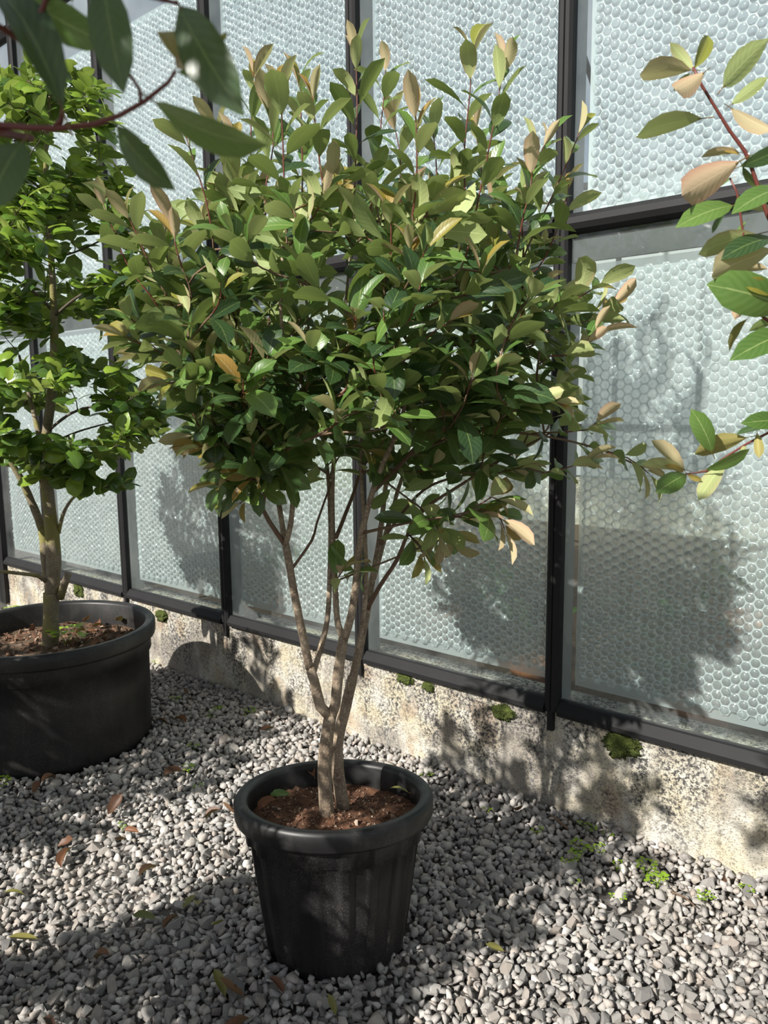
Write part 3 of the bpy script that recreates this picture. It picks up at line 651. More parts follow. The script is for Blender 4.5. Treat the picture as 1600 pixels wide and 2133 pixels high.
# ------------------------------------------------------------------ shrub growing
def stem_obj(root, P, R, mat, name='stem', seg=9, step=0.02, knob=0.08, mats=None, split=None):
    o3 = np.array(root.location); P, R = smooth_path(P, R, step); V, F = tube_vf(P, R, seg, knob, RNG)
    fm = None
    if mats is not None:
        n = len(P); cut = max(0, int((n - 1) * split)); fm = [0 if (i // seg) < cut else 1 for i in range((n - 1) * seg)] + [0, 1]
    link(name, mesh(name, np.array(V) - o3, F, mats or mat, True, fm), root); return P, R
def bezier(a, b, d0, d1, n=10):
    L = np.linalg.norm(b - a); p1 = a + unit(d0) * L * 0.38; p2 = b - unit(d1) * L * 0.42; t = np.linspace(0, 1, n)[:, None]
    return (1 - t) ** 3 * a + 3 * (1 - t) ** 2 * t * p1 + 3 * (1 - t) * t * t * p2 + t ** 3 * b
class Grower:
    def __init__(s): s.N = []; s.D = []
    def add(s, P, i0=0):
        T = np.gradient(np.asarray(P), axis=0)
        for i in range(i0, len(P)): s.N.append(P[i]); s.D.append(unit(T[i]))
    def attach(s, T, minl, maxl, drop=0.05):
        N = np.array(s.N); v = T - N; d = np.linalg.norm(v, axis=1)
        cst = d + np.where(v[:, 2] < drop, (drop - v[:, 2]) * 2.0, 0) + np.where(d < minl, 5 * (minl - d), 0) + np.where(d > maxl, 1.5 * (d - maxl), 0)
        cs = np.einsum('ij,ij->i', np.array(s.D), v / (d[:, None] + 1e-6)); cst += np.where(cs < 0.2, 0.25 * (0.2 - cs), 0)
        i = int(np.argmin(cst)); return N[i], np.array(s.D[i])
def in_poly(x, y, poly):
    c = False; j = len(poly) - 1
    for i in range(len(poly)):
        (xi, yi), (xj, yj) = poly[i], poly[j]
        if (yi > y) != (yj > y) and x < (xj - xi) * (y - yi) / (yj - yi) + xi: c = not c
        j = i
    return c

# ================================================================== the photinia in the middle
Y0 = float(PC[1])
sh = empty('potted_photinia', PC); tag(sh, 'tall many-stemmed shrub with red new shoots in a ribbed black pot', 'potted shrub')
pot_parts(sh, POT_R, POT_H, 0.185, 18, 0.024, 0.385, 'soil', seg=252, sx=1.0, sy=0.86, tilt=math.radians(-3.5))
SCAF = [
 ([(682, 1705, 0), (676, 1600, 0), (682, 1530, 0), (689, 1488, 0)], .0205, .017),
 ([(689, 1495, 0), (668, 1472, -.01), (655, 1420, -.02), (645, 1388, -.03)], .0150, .0125),
 ([(645, 1392, -.03), (628, 1310, -.05), (612, 1230, -.07), (601, 1165, -.09), (594, 1128, -.1)], .0110, .0088),
 ([(594, 1135, -.1), (560, 1085, -.12), (547, 1060, -.13), (551, 1030, -.14), (540, 960, -.16), (505, 880, -.2), (450, 790, -.24), (400, 700, -.26)], .0062, .003),
 ([(594, 1135, -.1), (586, 1080, -.08), (576, 1020, -.06), (560, 930, -.04), (520, 800, -.02), (470, 660, 0), (430, 560, 0)], .0075, .003),
 ([(594, 1135, -.1), (606, 1090, -.12), (613, 1000, -.14), (618, 920, -.16), (600, 800, -.2), (585, 650, -.25), (590, 520, -.25)], .0075, .003),
 ([(651, 1405, -.02), (668, 1350, .01), (682, 1290, .03), (687, 1200, .05), (688, 1080, .08), (680, 960, .12), (655, 820, .18), (640, 650, .22), (630, 500, .25)], .0085, .003),
 ([(689, 1495, 0), (698, 1470, .0), (704, 1410, 0), (712, 1350, 0), (716, 1326, 0)], .0155, .013),
 ([(716, 1334, 0), (704, 1300, .02), (699, 1240, .03), (696, 1160, .04), (693, 1090, .05), (694, 980, .06), (705, 860, .05), (715, 700, .02), (730, 520, 0)], .0095, .003),
 ([(716, 1334, 0), (731, 1285, -.02), (741, 1220, -.04), (747, 1150, -.06), (757, 1095, -.08), (776, 1025, -.1), (800, 960, -.12), (826, 903, -.15), (850, 820, -.2), (880, 680, -.26), (900, 540, -.28)], .0112, .003),
 ([(716, 1688, .05), (703, 1600, .06), (704, 1540, .06), (716, 1490, .06), (735, 1410, .07)], .0185, .015),
 ([(735, 1415, .07), (752, 1335, .08), (766, 1265, .09), (775, 1210, .1), (788, 1140, .12), (798, 1060, .14), (808, 980, .17), (830, 860, .2), (870, 700, .25), (920, 540, .28)], .0122, .003),
 ([(726, 1445, .06), (742, 1385, .03), (752, 1320, .01), (760, 1255, 0), (763, 1190, -.01), (760, 1120, -.02), (757, 1060, -.03), (752, 960, -.04), (760, 850, -.05), (790, 650, -.05), (800, 500, -.03)], .0080, .003),
 ([(766, 1268, .08), (792, 1220, .06), (828, 1165, .03), (850, 1112, .0), (885, 1060, -.04), (960, 1010, -.08), (1040, 960, -.12), (1150, 900, -.12)], .0068, .0025),
 ([(778, 1205, .1), (800, 1125, .15), (818, 1065, .18), (836, 1000, .2), (890, 880, .24), (980, 740, .28), (1050, 600, .3)], .0082, .003),
 ([(776, 1025, -.1), (850, 950, -.05), (930, 850, 0), (1020, 720, .02), (1090, 600, .0)], .0062, .003),
 ([(757, 1110, -.08), (800, 1100, -.12), (870, 1085, -.15), (940, 1075, -.18), (1000, 1060, -.2)], .0042, .002),
 ([(850, 950, -.05), (960, 905, .02), (1060, 900, .05), (1170, 915, .05), (1260, 940, .05), (1340, 975, .05)], .0045, .002),
 ([(560, 930, -.04), (500, 860, .0), (420, 780, .05), (340, 700, .05)], .0045, .0025),
 ([(520, 800, -.02), (430, 680, .05), (360, 600, .05), (310, 540, .03)], .0045, .0025),
 ([(692, 1000, .06), (660, 1090, .0), (650, 1125, -.06), (608, 1185, -.08)][::-1], .004, .0025),
 ([(700, 1120, .04), (720, 1070, .1), (745, 1000, .16), (770, 880, .22), (760, 700, .28)], .006, .003),
 ([(790, 1135, .12), (845, 1060, .06), (900, 1010, .02), (1000, 985, .0), (1090, 990, -.02)], .0048, .0022),
]
G = Grower(); bag = []
for pts, r0, r1 in SCAF:
    P = np.array([at(x, y, Y0 + d) for x, y, d in pts]); R = np.linspace(r0, r1, len(P))
    thick = r0 > 0.007
    P, R = stem_obj(sh, P, R, MT['bark'] if thick else MT['twig'], 'stem' if thick else 'branch', 10 if thick else 7, 0.025)
    for i in range(len(P)):
        if proj(P[i])[1] < 1010: G.add(P[i:i + 2] if i < len(P) - 1 else P[i - 1:i + 1], 1) if False else (G.N.append(P[i]), G.D.append(unit(P[min(i + 1, len(P) - 1)] - P[max(i - 1, 0)])))
# shoots read off the photograph: path of (x, y, depth), share of the path without leaves
SHOOTS = [
 ([(950, 480, -.1), (968, 300, -.12), (980, 180, -.13), (984, 95, -.13)], .25), ([(960, 560, -.18), (1000, 400, -.2), (1030, 250, -.22), (1052, 125, -.22)], .25),
 ([(735, 480, -.05), (742, 300, -.06), (744, 190, -.06), (740, 110, -.06)], .3), ([(765, 470, .1), (785, 330, .1), (798, 220, .1), (804, 140, .1)], .3),
 ([(1090, 540, -.02), (1150, 410, -.05), (1190, 320, -.06), (1212, 262, -.06)], .2), ([(1030, 520, .1), (1085, 400, .12), (1120, 330, .12), (1140, 290, .12)], .25),
 ([(598, 520, -.22), (592, 380, -.24), (588, 260, -.25), (585, 190, -.25)], .3), ([(640, 480, .05), (630, 330, .05), (627, 220, .05), (625, 165, .05)], .35),
 ([(690, 470, -.1), (665, 330, -.12), (655, 240, -.12), (650, 195, -.12)], .25), ([(520, 470, .15), (522, 330, .16), (525, 210, .16), (528, 150, .16)], .4),
 ([(445, 520, -.05), (430, 420, -.06), (408, 350, -.06), (388, 285, -.06)], .3), ([(500, 500, .05), (480, 400, .05), (462, 330, .05), (450, 270, .05)], .35),
 ([(330, 640, -.05), (270, 560, -.06), (240, 490, -.06), (213, 420, -.06)], .3), ([(360, 640, -.15), (320, 570, -.16), (290, 500, -.16), (262, 440, -.16)], .3),
 ([(860, 480, -.25), (868, 380, -.27), (868, 300, -.28), (866, 235, -.28)], .2), ([(900, 470, .1), (910, 370, .1), (905, 300, .1), (900, 250, .1)], .3),
 ([(1060, 560, -.15), (1090, 450, -.17), (1105, 390, -.18), (1110, 350, -.18)], .15), ([(540, 500, -.1), (555, 380, -.1), (570, 300, -.1), (560, 230, -.1)], .2),
 ([(400, 620, -.2), (380, 560, -.22), (365, 510, -.22), (362, 475, -.22)], .1), ([(350, 740, -.1), (300, 720, -.12), (270, 705, -.12), (255, 700, -.12)], .2),
 ([(1110, 720, -.1), (1180, 640, -.1), (1230, 605, -.1), (1255, 590, -.1)], .1), ([(1120, 760, -.2), (1180, 740, -.22), (1220, 715, -.22), (1240, 690, -.22)], .15),
 ([(1100, 640, .05), (1180, 670, .0), (1240, 665, .0), (1275, 640, .0)], .3), ([(810, 800, -.3), (860, 730, -.36), (905, 690, -.38), (945, 665, -.38)], .15),
 ([(1060, 850, -.25), (1100, 830, -.3), (1140, 835, -.3), (1180, 845, -.3)], .1), ([(1100, 905, -.12), (1180, 900, -.16), (1225, 895, -.16), (1242, 880, -.16)], .2),
 ([(1170, 915, .05), (1250, 935, .05), (1310, 955, .05), (1350, 985, .05)], .1), ([(1060, 960, -.1), (1130, 985, -.14), (1180, 975, -.14), (1225, 960, -.14)], .15),
 ([(885, 1065, -.04), (900, 1080, -.06), (912, 1100, -.06), (915, 1125, -.06)], .0), ([(960, 1075, -.18), (1000, 1050, -.2), (1025, 1035, -.2), (1045, 1045, -.2)], .1),
 ([(545, 1000, -.16), (520, 1000, -.2), (500, 985, -.22), (480, 975, -.22)], .1), ([(520, 900, -.2), (480, 920, -.25), (440, 930, -.27), (415, 930, -.27)], .1),
 ([(600, 960, -.16), (570, 975, -.2), (545, 985, -.24), (520, 1000, -.26)], .0), ([(560, 1000, -.08), (590, 985, -.14), (600, 965, -.16), (590, 950, -.18)], .0),
 ([(450, 790, -.24), (410, 790, -.28), (380, 790, -.3), (350, 800, -.3)], .1), ([(420, 780, .05), (370, 760, .05), (330, 750, .05), (300, 745, .05)], .1),
 ([(830, 870, -.18), (850, 885, -.22), (870, 880, -.24), (880, 860, -.25)], .0), ([(690, 940, .05), (720, 930, -.05), (750, 930, -.1), (770, 945, -.12)], .1),
 ([(800, 620, -.2), (815, 540, -.24), (815, 480, -.25), (812, 440, -.25)], .2), ([(880, 600, -.3), (860, 560, -.33), (855, 540, -.33), (855, 510, -.33)], .0),
 ([(870, 1085, -.15), (940, 1075, -.18), (975, 1080, -.18), (1000, 1075, -.18)], .3), ([(940, 985, -.06), (990, 985, -.1), (1040, 985, -.12), (1080, 975, -.12)], .1),
 ([(700, 1210, -.02), (706, 1200, -.03), (712, 1192, -.04), (716, 1186, -.04)], .5), ([(480, 330 + 220, .0), (485, 430, .0), (488, 360, .0), (490, 300, .0)], .35),
 ([(1000, 560, .2), (1010, 430, .22), (1000, 330, .22), (990, 270, .22)], .3), ([(830, 480, .2), (835, 380, .2), (832, 310, .2), (820, 260, .2)], .3),
 ([(560, 930, -.1), (520, 960, -.18), (480, 1000, -.22), (450, 1010, -.24)], .15), ([(560, 1000, -.1), (540, 1020, -.16), (520, 1030, -.2), (500, 1050, -.2)], .1), ([(500, 880, -.15), (450, 890, -.2), (420, 900, -.22), (395, 915, -.22)], .1),
 ([(850, 1112, 0), (870, 1130, -.03), (880, 1150, -.05), (885, 1165, -.05)], .0), ([(880, 1060, .1), (910, 1090, .1), (930, 1110, .1), (940, 1130, .1)], .0), ([(1000, 1060, -.18), (1030, 1070, -.2), (1045, 1085, -.2), (1050, 1100, -.2)], .0),
 ([(1120, 560, .15), (1160, 480, .15), (1180, 420, .15), (1185, 380, .15)], .15),
]
KINDS = ('old', 'mid', 'new'); LPH = 0.096
def shoot(root, G_, P, f0, bag_, L=LPH, kinds=KINDS, spacing=0.021, r0=0.0028, red=0.45, mats=None, name='branch', **kw):
    R = np.linspace(r0, 0.0011, len(P))
    P2, _ = stem_obj(root, P, R, None, name, 5, 0.03, 0.0, mats or [MT['twig'], MT['red']], red)
    leaves_on_shoot(P2, kinds, RNG, f0, spacing, L, bag_, **kw)
    for i in range(2, len(P2)): G_.N.append(P2[i]); G_.D.append(unit(P2[i] - P2[i - 1]))
for pts, f0 in SHOOTS:
    P = np.array([at(x, y, Y0 + d) for x, y, d in pts]); A0, D0 = G.attach(P[0], 0.0, 0.3, 0.0)
    if np.linalg.norm(A0 - P[0]) > 0.015:
        P = np.concatenate([A0[None], P])
        f0 = (f0 * 0.8 + 0.15) if f0 > 0 else 0.12
    tall = P[-1][2] > 1.95
    shoot(sh, G, P, f0, bag, red=0.35 if tall else 0.75, spacing=0.026 if tall else 0.019, a0=52 if tall else 66, a1=14 if tall else 26, up=0.05 if tall else 0.35)
CROWN = [(265, 600), (330, 490), (420, 430), (500, 400), (600, 370), (720, 360), (850, 370), (1000, 360), (1090, 390), (1150, 470), (1140, 560), (1190, 640), (1215, 720), (1190, 800), (1150, 900), (1120, 985), (1040, 1030), (960, 1040), (880, 1010), (830, 930), (760, 900), (690, 880), (620, 900), (580, 960), (500, 970), (430, 940), (390, 860), (330, 770), (270, 690)]
n = 0; tips = []
while n < 228:
    x, y, d = RNG.uniform(250, 1230), RNG.uniform(350, 1060), RNG.uniform(-.46, .46)
    if not in_poly(x, y, CROWN): continue
    if ((x - 730) / 540) ** 2 + ((y - 660) / 430) ** 2 + (d / .48) ** 2 > 1.0: continue
    if ((x - 730) / 540) ** 2 + ((y - 660) / 430) ** 2 + (d / .48) ** 2 < 0.12: continue
    tips.append(at(x, y, Y0 + d)); n += 1
ax0 = np.array([PC[0] + 0.02, PC[1]])
tips.sort(key=lambda t: np.hypot(t[0] - ax0[0], t[1] - ax0[1]) + 0.3 * t[2])
for T in tips:
    A0, D0 = G.attach(T, 0.16, 0.42)
    outv = np.array([T[0] - ax0[0], T[1] - ax0[1], 0]); d1 = unit(np.array([0, 0, 0.9]) + outv * 0.9 + NR.normal(0, .18, 3))
    if T[2] < 1.35: d1 = unit(outv * 1.5 + np.array([0, 0, 0.25]) + NR.normal(0, .2, 3))
    P = bezier(A0, T, D0 * 0.6 + unit(T - A0), d1, 8)
    L = np.linalg.norm(np.diff(P, axis=0), axis=1).sum()
    shoot(sh, G, P, max(0.05, 1 - 0.30 / max(L, .05)), bag, spacing=0.0185, a0=56 if T[2] > 1.75 else 66, a1=16 if T[2] > 1.75 else 28, up=0.1 if T[2] > 1.75 else 0.4, age=0.85 if T[2] > 1.9 else 0.15, red=0.6 if T[2] > 1.7 else 0.85)
put_leaves(bag, sh, 300)

# ================================================================== the camellia in the tub
TY = float(TC[1])
tr_ = empty('potted_camellia', TC); tag(tr_, 'tiered round-leaved evergreen tree with a mossy trunk in a big black tub', 'potted tree')
pot_parts(tr_, TUB_R, TUB_H, 0.415, 0, 0.03, 0.425, 'soil_dark', seg=96)
CS = [
 ([(104, 1365, 0), (106, 1300, 0), (107, 1235, 0)], .037, .033),
 ([(107, 1240, 0), (98, 1180, .02), (90, 1100, .03)], .024, .022),
 ([(90, 1105, .03), (72, 1060, .02), (45, 1000, 0), (15, 950, -.02), (-20, 890, -.04), (-60, 800, -.05)], .020, .007),
 ([(108, 1240, 0), (112, 1160, -.01), (105, 1080, -.01), (97, 1010, 0), (92, 950, 0)], .032, .026),
 ([(92, 955, 0), (80, 900, .05), (65, 840, .08), (50, 780, .1), (40, 740, .1)], .013, .005),
 ([(92, 955, 0), (100, 880, 0), (110, 800, 0), (113, 720, 0), (112, 650, 0), (108, 560, 0), (100, 460, 0), (95, 360, 0), (100, 250, 0), (105, 190, 0)], .023, .005),
 ([(122, 1110, 0), (132, 1070, -.03), (150, 1040, -.06), (175, 1020, -.1), (200, 1005, -.12)], .009, .003),
 ([(100, 1215, 0), (80, 1200, -.06), (45, 1195, -.1), (0, 1190, -.12), (-30, 1188, -.12)], .010, .006),
 ([(125, 1245, 0), (135, 1215, -.02), (142, 1195, -.03)], .018, .015),
 ([(112, 660, 0), (160, 620, -.05), (220, 590, -.1), (270, 575, -.12)], .007, .003),
 ([(112, 650, 0), (60, 600, -.05), (0, 570, -.1), (-40, 560, -.1)], .007, .003),
 ([(97, 900, 0), (150, 860, -.08), (210, 845, -.14), (270, 850, -.18)], .007, .003),
 ([(95, 930, 0), (160, 900, .1), (230, 880, .18)], .006, .003), ([(92, 940, 0), (40, 900, -.15), (0, 870, -.22)], .006, .003),
 ([(100, 470, 0), (160, 430, .05), (220, 400, .08)], .005, .003), ([(95, 400, 0), (40, 360, -.05), (0, 340, -.1)], .005, .003), ([(104, 540, 0), (170, 520, .1), (250, 480, .12)], .005, .003),
]
G2 = Grower(); bag2 = []
for i, (pts, r0, r1) in enumerate(CS):
    P = np.array([at(x, y, TY + d) for x, y, d in pts]); R = np.linspace(r0, r1, len(P))
    P, R = stem_obj(tr_, P, R, MT['cam_bark'] if r0 > .008 else MT['cam_twig'], 'trunk' if r0 > .015 else 'branch', 10 if r0 > .008 else 7, 0.03, 0.12)
    for q in range(len(P)):
        if proj(P[q])[1] < 960: G2.N.append(P[q]); G2.D.append(unit(P[min(q + 1, len(P) - 1)] - P[max(q - 1, 0)]))
TIER = [((90, 860), 0.56, 0.27, 92, -.1), ((105, 545), 0.58, 0.29, 104, 0), ((75, 290), 0.42, 0.29, 82, 0)]
k2 = ('cold', 'cold', 'cnew_lit'); tips2 = []
for (cx_, cy_), rx, rz, num, dd in TIER:
    c0 = at(cx_, cy_, TY); n = 0
    while n < num:
        q = NR.normal(size=3); q /= np.linalg.norm(q); q *= NR.uniform(0.45, 1.0) ** 0.5
        T = c0 + q * np.array([rx, rx * 0.95, rz])
        if WDIST - (T[0] * WN[0] + T[1] * WN[1]) < 0.14: continue
        tips2.append(T); n += 1
tips2 += [at(x, y, TY + d) for x, y, d in [(330, 905, -.2), (300, 880, -.2), (265, 1005, -.15), (225, 1010, -.15), (180, 1000, -.12), (150, 975, -.1), (320, 640 - 30, .1), (290, 820, -.2), (250, 760, -.2), (120, 130, 0), (215, 190, .05), (20, 185, -.1), (60, 165, 0), (160, 165, .05)]]
c3 = np.array([TC[0], TC[1]])
tips2.sort(key=lambda t: np.hypot(t[0] - c3[0], t[1] - c3[1]))
for T in tips2:
    A0, D0 = G2.attach(T, 0.10, 0.4, 0.02); outv = np.array([T[0] - c3[0], T[1] - c3[1], 0])
    P = bezier(A0, T, D0 * 0.4 + unit(T - A0), unit(outv * 1.2 + np.array([0, 0, .55]) + NR.normal(0, .25, 3)), 7)
    L = np.linalg.norm(np.diff(P, axis=0), axis=1).sum()
    shoot(tr_, G2, P, max(0.05, 1 - 0.23 / max(L, .05)), bag2, L=0.088, kinds=k2, spacing=0.0165, r0=0.0025, mats=[MT['cam_twig'], MT['cam_twig']], a0=75, a1=40, up=0.55, age=1.0 if (T[2] > 1.9 or RNG.random() < .45) else 0.3)  # more light leaves high up: sunlight on the crown put into leaf colour
put_leaves(bag2, tr_, 300)

# ================================================================== shrubs at the edge of the picture
def hand_leaf(bag_, b, t, Yb, Yt, kind, rl, var=0):
    """leaf from base pixel to tip pixel; rl: turn about its length (0 = upper face to the viewer)"""
    B, T = at(b[0], b[1], Yb), at(t[0], t[1], Yt); y = T - B; L = np.linalg.norm(y)
    v = var % len(LS[kind]); tipv = LS[kind][v][0][27]; c = math.hypot(tipv[1], tipv[2]); f = math.atan2(tipv[2], tipv[1])
    R = frame(y, CAMP - (B + T) / 2); R = roll(R, math.radians(rl))
    R = R @ np.array([[1, 0, 0], [0, math.cos(f), math.sin(f)], [0, -math.sin(f), math.cos(f)]]); bag_.append((B, R, L / c, kind, v))
def shrub_base(root, loc, H, Rr, zs, seed, nst=6, spread=0.22, top=1.3):
    pot_parts(root, 0.24, 0.40, 0.17, 18, 0.022, 0.34, 'soil', seg=72)
    rr = random.Random(seed); Gx = Grower()
    for k in range(nst):
        an = 6.283 * k / nst + rr.random(); d = np.array([math.cos(an), math.sin(an), 0])
        P = np.array([loc + d * 0.02 + np.array([0, 0, .34]), loc + d * 0.05 + np.array([0, 0, .7]), loc + d * spread * .6 + np.array([0, 0, top * .8]), loc + d * spread + np.array([0, 0, top]), loc + d * spread * 1.3 + np.array([0, 0, H - .3])])
        P, R = stem_obj(root, P, np.linspace(.012, .004, len(P)), MT['bark'], 'stem', 7, .06)
        for q in range(len(P)):
            if P[q][2] > zs: Gx.N.append(P[q]); Gx.D.append(unit(P[min(q + 1, len(P) - 1)] - P[max(q - 1, 0)]))
    return Gx
def fill(root, Gx, bag_, c0, rx, rz, num, seed, ok=lambda T: True, L=LPH, spacing=.024):
    rg = np.random.default_rng(seed); n = 0; tries = 0
    while n < num and tries < 20000:
        tries += 1
        q = rg.normal(size=3); q /= np.linalg.norm(q); q *= rg.uniform(0.2, 1.0) ** 0.5; T = c0 + q * np.array([rx, rx, rz])
        if not ok(T): continue
        A0, D0 = Gx.attach(T, .15, .5); P = bezier(A0, T, D0 * .6 + unit(T - A0), unit([T[0] - c0[0], T[1] - c0[1], .8]), 7)
        if not all(ok(p) for p in P[-3:]): continue
        L_ = np.linalg.norm(np.diff(P, axis=0), axis=1).sum()
        shoot(root, Gx, P, max(.05, 1 - .28 / max(L_, .05)), bag_, spacing=spacing, L=L); n += 1

# right edge: red stem climbing out of the frame
DC = np.array([1.04, 1.22, 0.0]); dsh = empty('potted_photinia', DC); tag(dsh, 'shrub whose red-stemmed leafy branches reach in before the bubble film, pot out of view', 'potted shrub')
outR = lambda T, m=0.075: T[0] > 0.52 * max(T[1], 0.2) + m and T[1] > 0.35
GD = shrub_base(dsh, DC, 2.1, .4, 1.0, 21, spread=0.16)
bagD = []; YD = 1.30
fill(dsh, GD, bagD, DC + np.array([0.06, 0.0, 1.75]), .36, .6, 64, 31, outR)
def stalk(root, pts, r0, r1, mats, G_=None, split=0.2):
    P = np.array([at(*p) for p in pts])
    if G_ is not None:
        A0, D0 = G_.attach(P[0], 0, .6, 0.0); P = np.concatenate([A0[None], P])
    P2, _ = stem_obj(root, P, np.linspace(r0, r1, len(P)), None, 'branch', 8, .02, 0.05, mats, split)
    return P2
RB = [MT['twig'], MT['red']]
SD_ = []
SD_.append(stalk(dsh, [(1700, 640, YD), (1640, 520, YD), (1600, 450, YD), (1578, 385, YD), (1552, 315, YD), (1522, 275, YD), (1489, 222, YD), (1462, 178, YD), (1444, 140, YD)], .0042, .0020, RB, GD))
SD_.append(stalk(dsh, [(1690, 760, YD + .02), (1640, 700, YD), (1590, 660, YD), (1565, 610, YD), (1550, 500, YD), (1535, 400, YD), (1520, 370, YD)], .0034, .0015, RB, GD))
SD_.append(stalk(dsh, [(1700, 830, YD + .1), (1640, 880, YD + .1), (1600, 902, YD + .1), (1555, 925, YD + .1), (1500, 960, YD + .1), (1470, 982, YD + .1), (1428, 988, YD + .1)], .0032, .0014, RB, GD))
for (b, t, dyb, dyt, kd, rl, vr) in [
 ((1440, 146), (1333, 156), 0, -.02, 'new', 150, 1), ((1445, 143), (1396, 88), 0, .0, 'mid', 190, 4), ((1446, 143), (1476, 74), 0, .02, 'new', 20, 0), ((1438, 152), (1403, 190), 0, .02, 'old', 150, 4),
 ((1468, 150), (1408, 188), -.02, -.06, 'new', 200, 1), ((1506, 182), (1602, 80), .0, .03, 'mid', 200, 4), ((1463, 247), (1325, 286), 0, -.02, 'mid', 140, 4), ((1523, 218), (1600, 160), 0, -.03, 'mid', 180, 4),
 ((1522, 224), (1612, 272), 0, -.02, 'new', 140, 0), ((1541, 336), (1421, 408), -.01, -.05, 'new', 175, 1), ((1541, 347), (1650, 300), 0, -.02, 'old', 10, 4), ((1547, 345), (1600, 395), 0, .03, 'old', 60, 4),
 ((1540, 318), (1460, 328), .02, .04, 'new', 130, 0), ((1540, 322), (1506, 312), .02, .03, 'new', 40, 1), ((1522, 372), (1448, 407), .02, .04, 'mid', 30, 4), ((1527, 428), (1407, 474), 0, -.03, 'mid', 30, 4),
 ((1630, 392), (1524, 446), -.02, -.06, 'mid', 35, 4), ((1512, 440), (1484, 486), .02, .03, 'old', 40, 4), ((1577, 488), (1455, 530), 0, -.02, 'mid', 150, 4), ((1610, 495), (1498, 542), -.02, -.05, 'old', 35, 4),
 ((1610, 520), (1483, 576), -.03, -.07, 'new', 160, 1), ((1640, 640), (1472, 592), -.03, -.06, 'mid', 15, 3), ((1612, 612), (1544, 590), -.04, -.06, 'new', 30, 1), ((1562, 608), (1530, 666), 0, .01, 'new', 160, 1),
 ((1556, 665), (1520, 733), 0, -.01, 'fading', 120, 0), ((1650, 690), (1520, 751), -.02, -.06, 'mid', 20, 4), ((1630, 660), (1560, 690), 0, .02, 'old', 150, 4), ((1555, 460), (1530, 510), .03, .04, 'mid', 50, 4),
 ((1600, 560), (1530, 560), .05, .06, 'new', 150, 0), ((1610, 440), (1545, 420), .04, .05, 'mid', 160, 2)]:
    hand_leaf(bagD, b, t, YD + dyb, YD + dyt, kd, rl, vr)
YE = YD + .1
for (b, t, dyb, dyt, kd, rl, vr) in [
 ((1484, 942), (1440, 852), 0, .0, 'mid', 25, 3), ((1556, 912), (1447, 946), .02, .03, 'fading', 150, 0), ((1470, 978), (1562, 935), -.01, -.02, 'mid', 40, 4), ((1427, 982), (1357, 917), 0, .0, 'new', 150, 2),
 ((1425, 978), (1336, 966), 0, -.01, 'mid', 140, 4), ((1430, 988), (1366, 1026), 0, -.04, 'mid', 10, 3), ((1512, 958), (1455, 1042), 0, -.03, 'mid', 170, 4), ((1432, 988), (1462, 1000), 0, -.01, 'new', 20, 1),
 ((1640, 878), (1543, 882), 0, -.03, 'mid', 20, 4), ((1615, 890), (1533, 906), .02, .02, 'old', 60, 4), ((1577, 902), (1582, 954), -.01, -.03, 'fading', 190, 1), ((1425, 984), (1384, 970), 0, .0, 'new', 40, 1), ((1555, 925), (1545, 952), .0, -.02, 'mid', 150, 4)]:
    hand_leaf(bagD, b, t, YE + dyb, YE + dyt, kd, rl, vr)
for P2 in SD_:
    P2 = np.array([p for p in P2 if outR(p, 0.11)])
    if len(P2) > 3: leaves_on_shoot(P2, ('old', 'mid', 'mid'), RNG, 0.3, .03, LPH, bagD, a1=50)
put_leaves(bagD, dsh, 300)

# near left: branch hanging across the top corner, close to the lens
AC = np.array([-0.95, -0.35, 0.0]); ash = empty('potted_photinia', AC); tag(ash, 'shrub with one dark arching branch of big leaves hanging before the camellia crown', 'potted shrub')
GA = shrub_base(ash, AC, 2.1, .4, 1.2, 41, spread=0.14)
bagA = []; YA = 0.62
fill(ash, GA, bagA, np.array([-0.74, 0.10, 2.36]), .30, .30, 62, 51, lambda T: (T[0] < -0.52 * max(T[1], 0) - 0.16 and T[0] < -.3) or (T[2] > 1.75 + 0.62 * max(T[1], 0) and T[0] < -.2))
stalk(ash, [(-160, 250, YA - .05), (-30, 258, YA), (60, 266, YA), (115, 268, YA), (200, 258, YA), (250, 240, YA), (300, 212, YA), (350, 172, YA), (366, 148, YA)], .0032, .0013, RB, GA, .1)
stalk(ash, [(115, 266, YA), (128, 250, YA), (130, 228, YA - .01)], .0026, .0014, RB); stalk(ash, [(294, 214, YA), (290, 185, YA), (268, 152, YA - .01), (258, 140, YA - .02)], .0015, .0012, RB)
stalk(ash, [(-120, -20, YA - .03), (100, -12, YA), (300, -10, YA), (372, 8, YA)], .003, .0014, RB, GA, .1)
for (b, t, dyb, dyt, kd, rl, vr) in [
 ((373, 12), (508, 242), 0, -.03, 'old', 12, 4), ((322, 212), (558, 302), 0, -.03, 'mid', 48, 4), ((215, -45), (258, 195), -.02, -.04, 'old', 10, 4), ((60, 0), (232, 95), .02, .0, 'mid', 15, 4),
 ((130, 228), (-10, -20), -.01, .02, 'old', 30, 5), ((243, 262), (366, 396), 0, -.02, 'old', 30, 4), ((48, 296), (-30, 445), -.02, -.05, 'old', 15, 1), ((365, 122), (342, 66), 0, .02, 'new', 20, 1),
 ((368, 142), (424, 80), 0, .02, 'new', 170, 1), ((370, 150), (455, 136), 0, .01, 'mid', 20, 5), ((440, 90), (474, 68), .02, .02, 'new', 30, 0), ((150, 5), (135, -60), .02, .03, 'mid', 20, 4)]:
    hand_leaf(bagA, b, t, YA + dyb, YA + dyt, kd, rl, vr)
put_leaves(bagA, ash, 300)

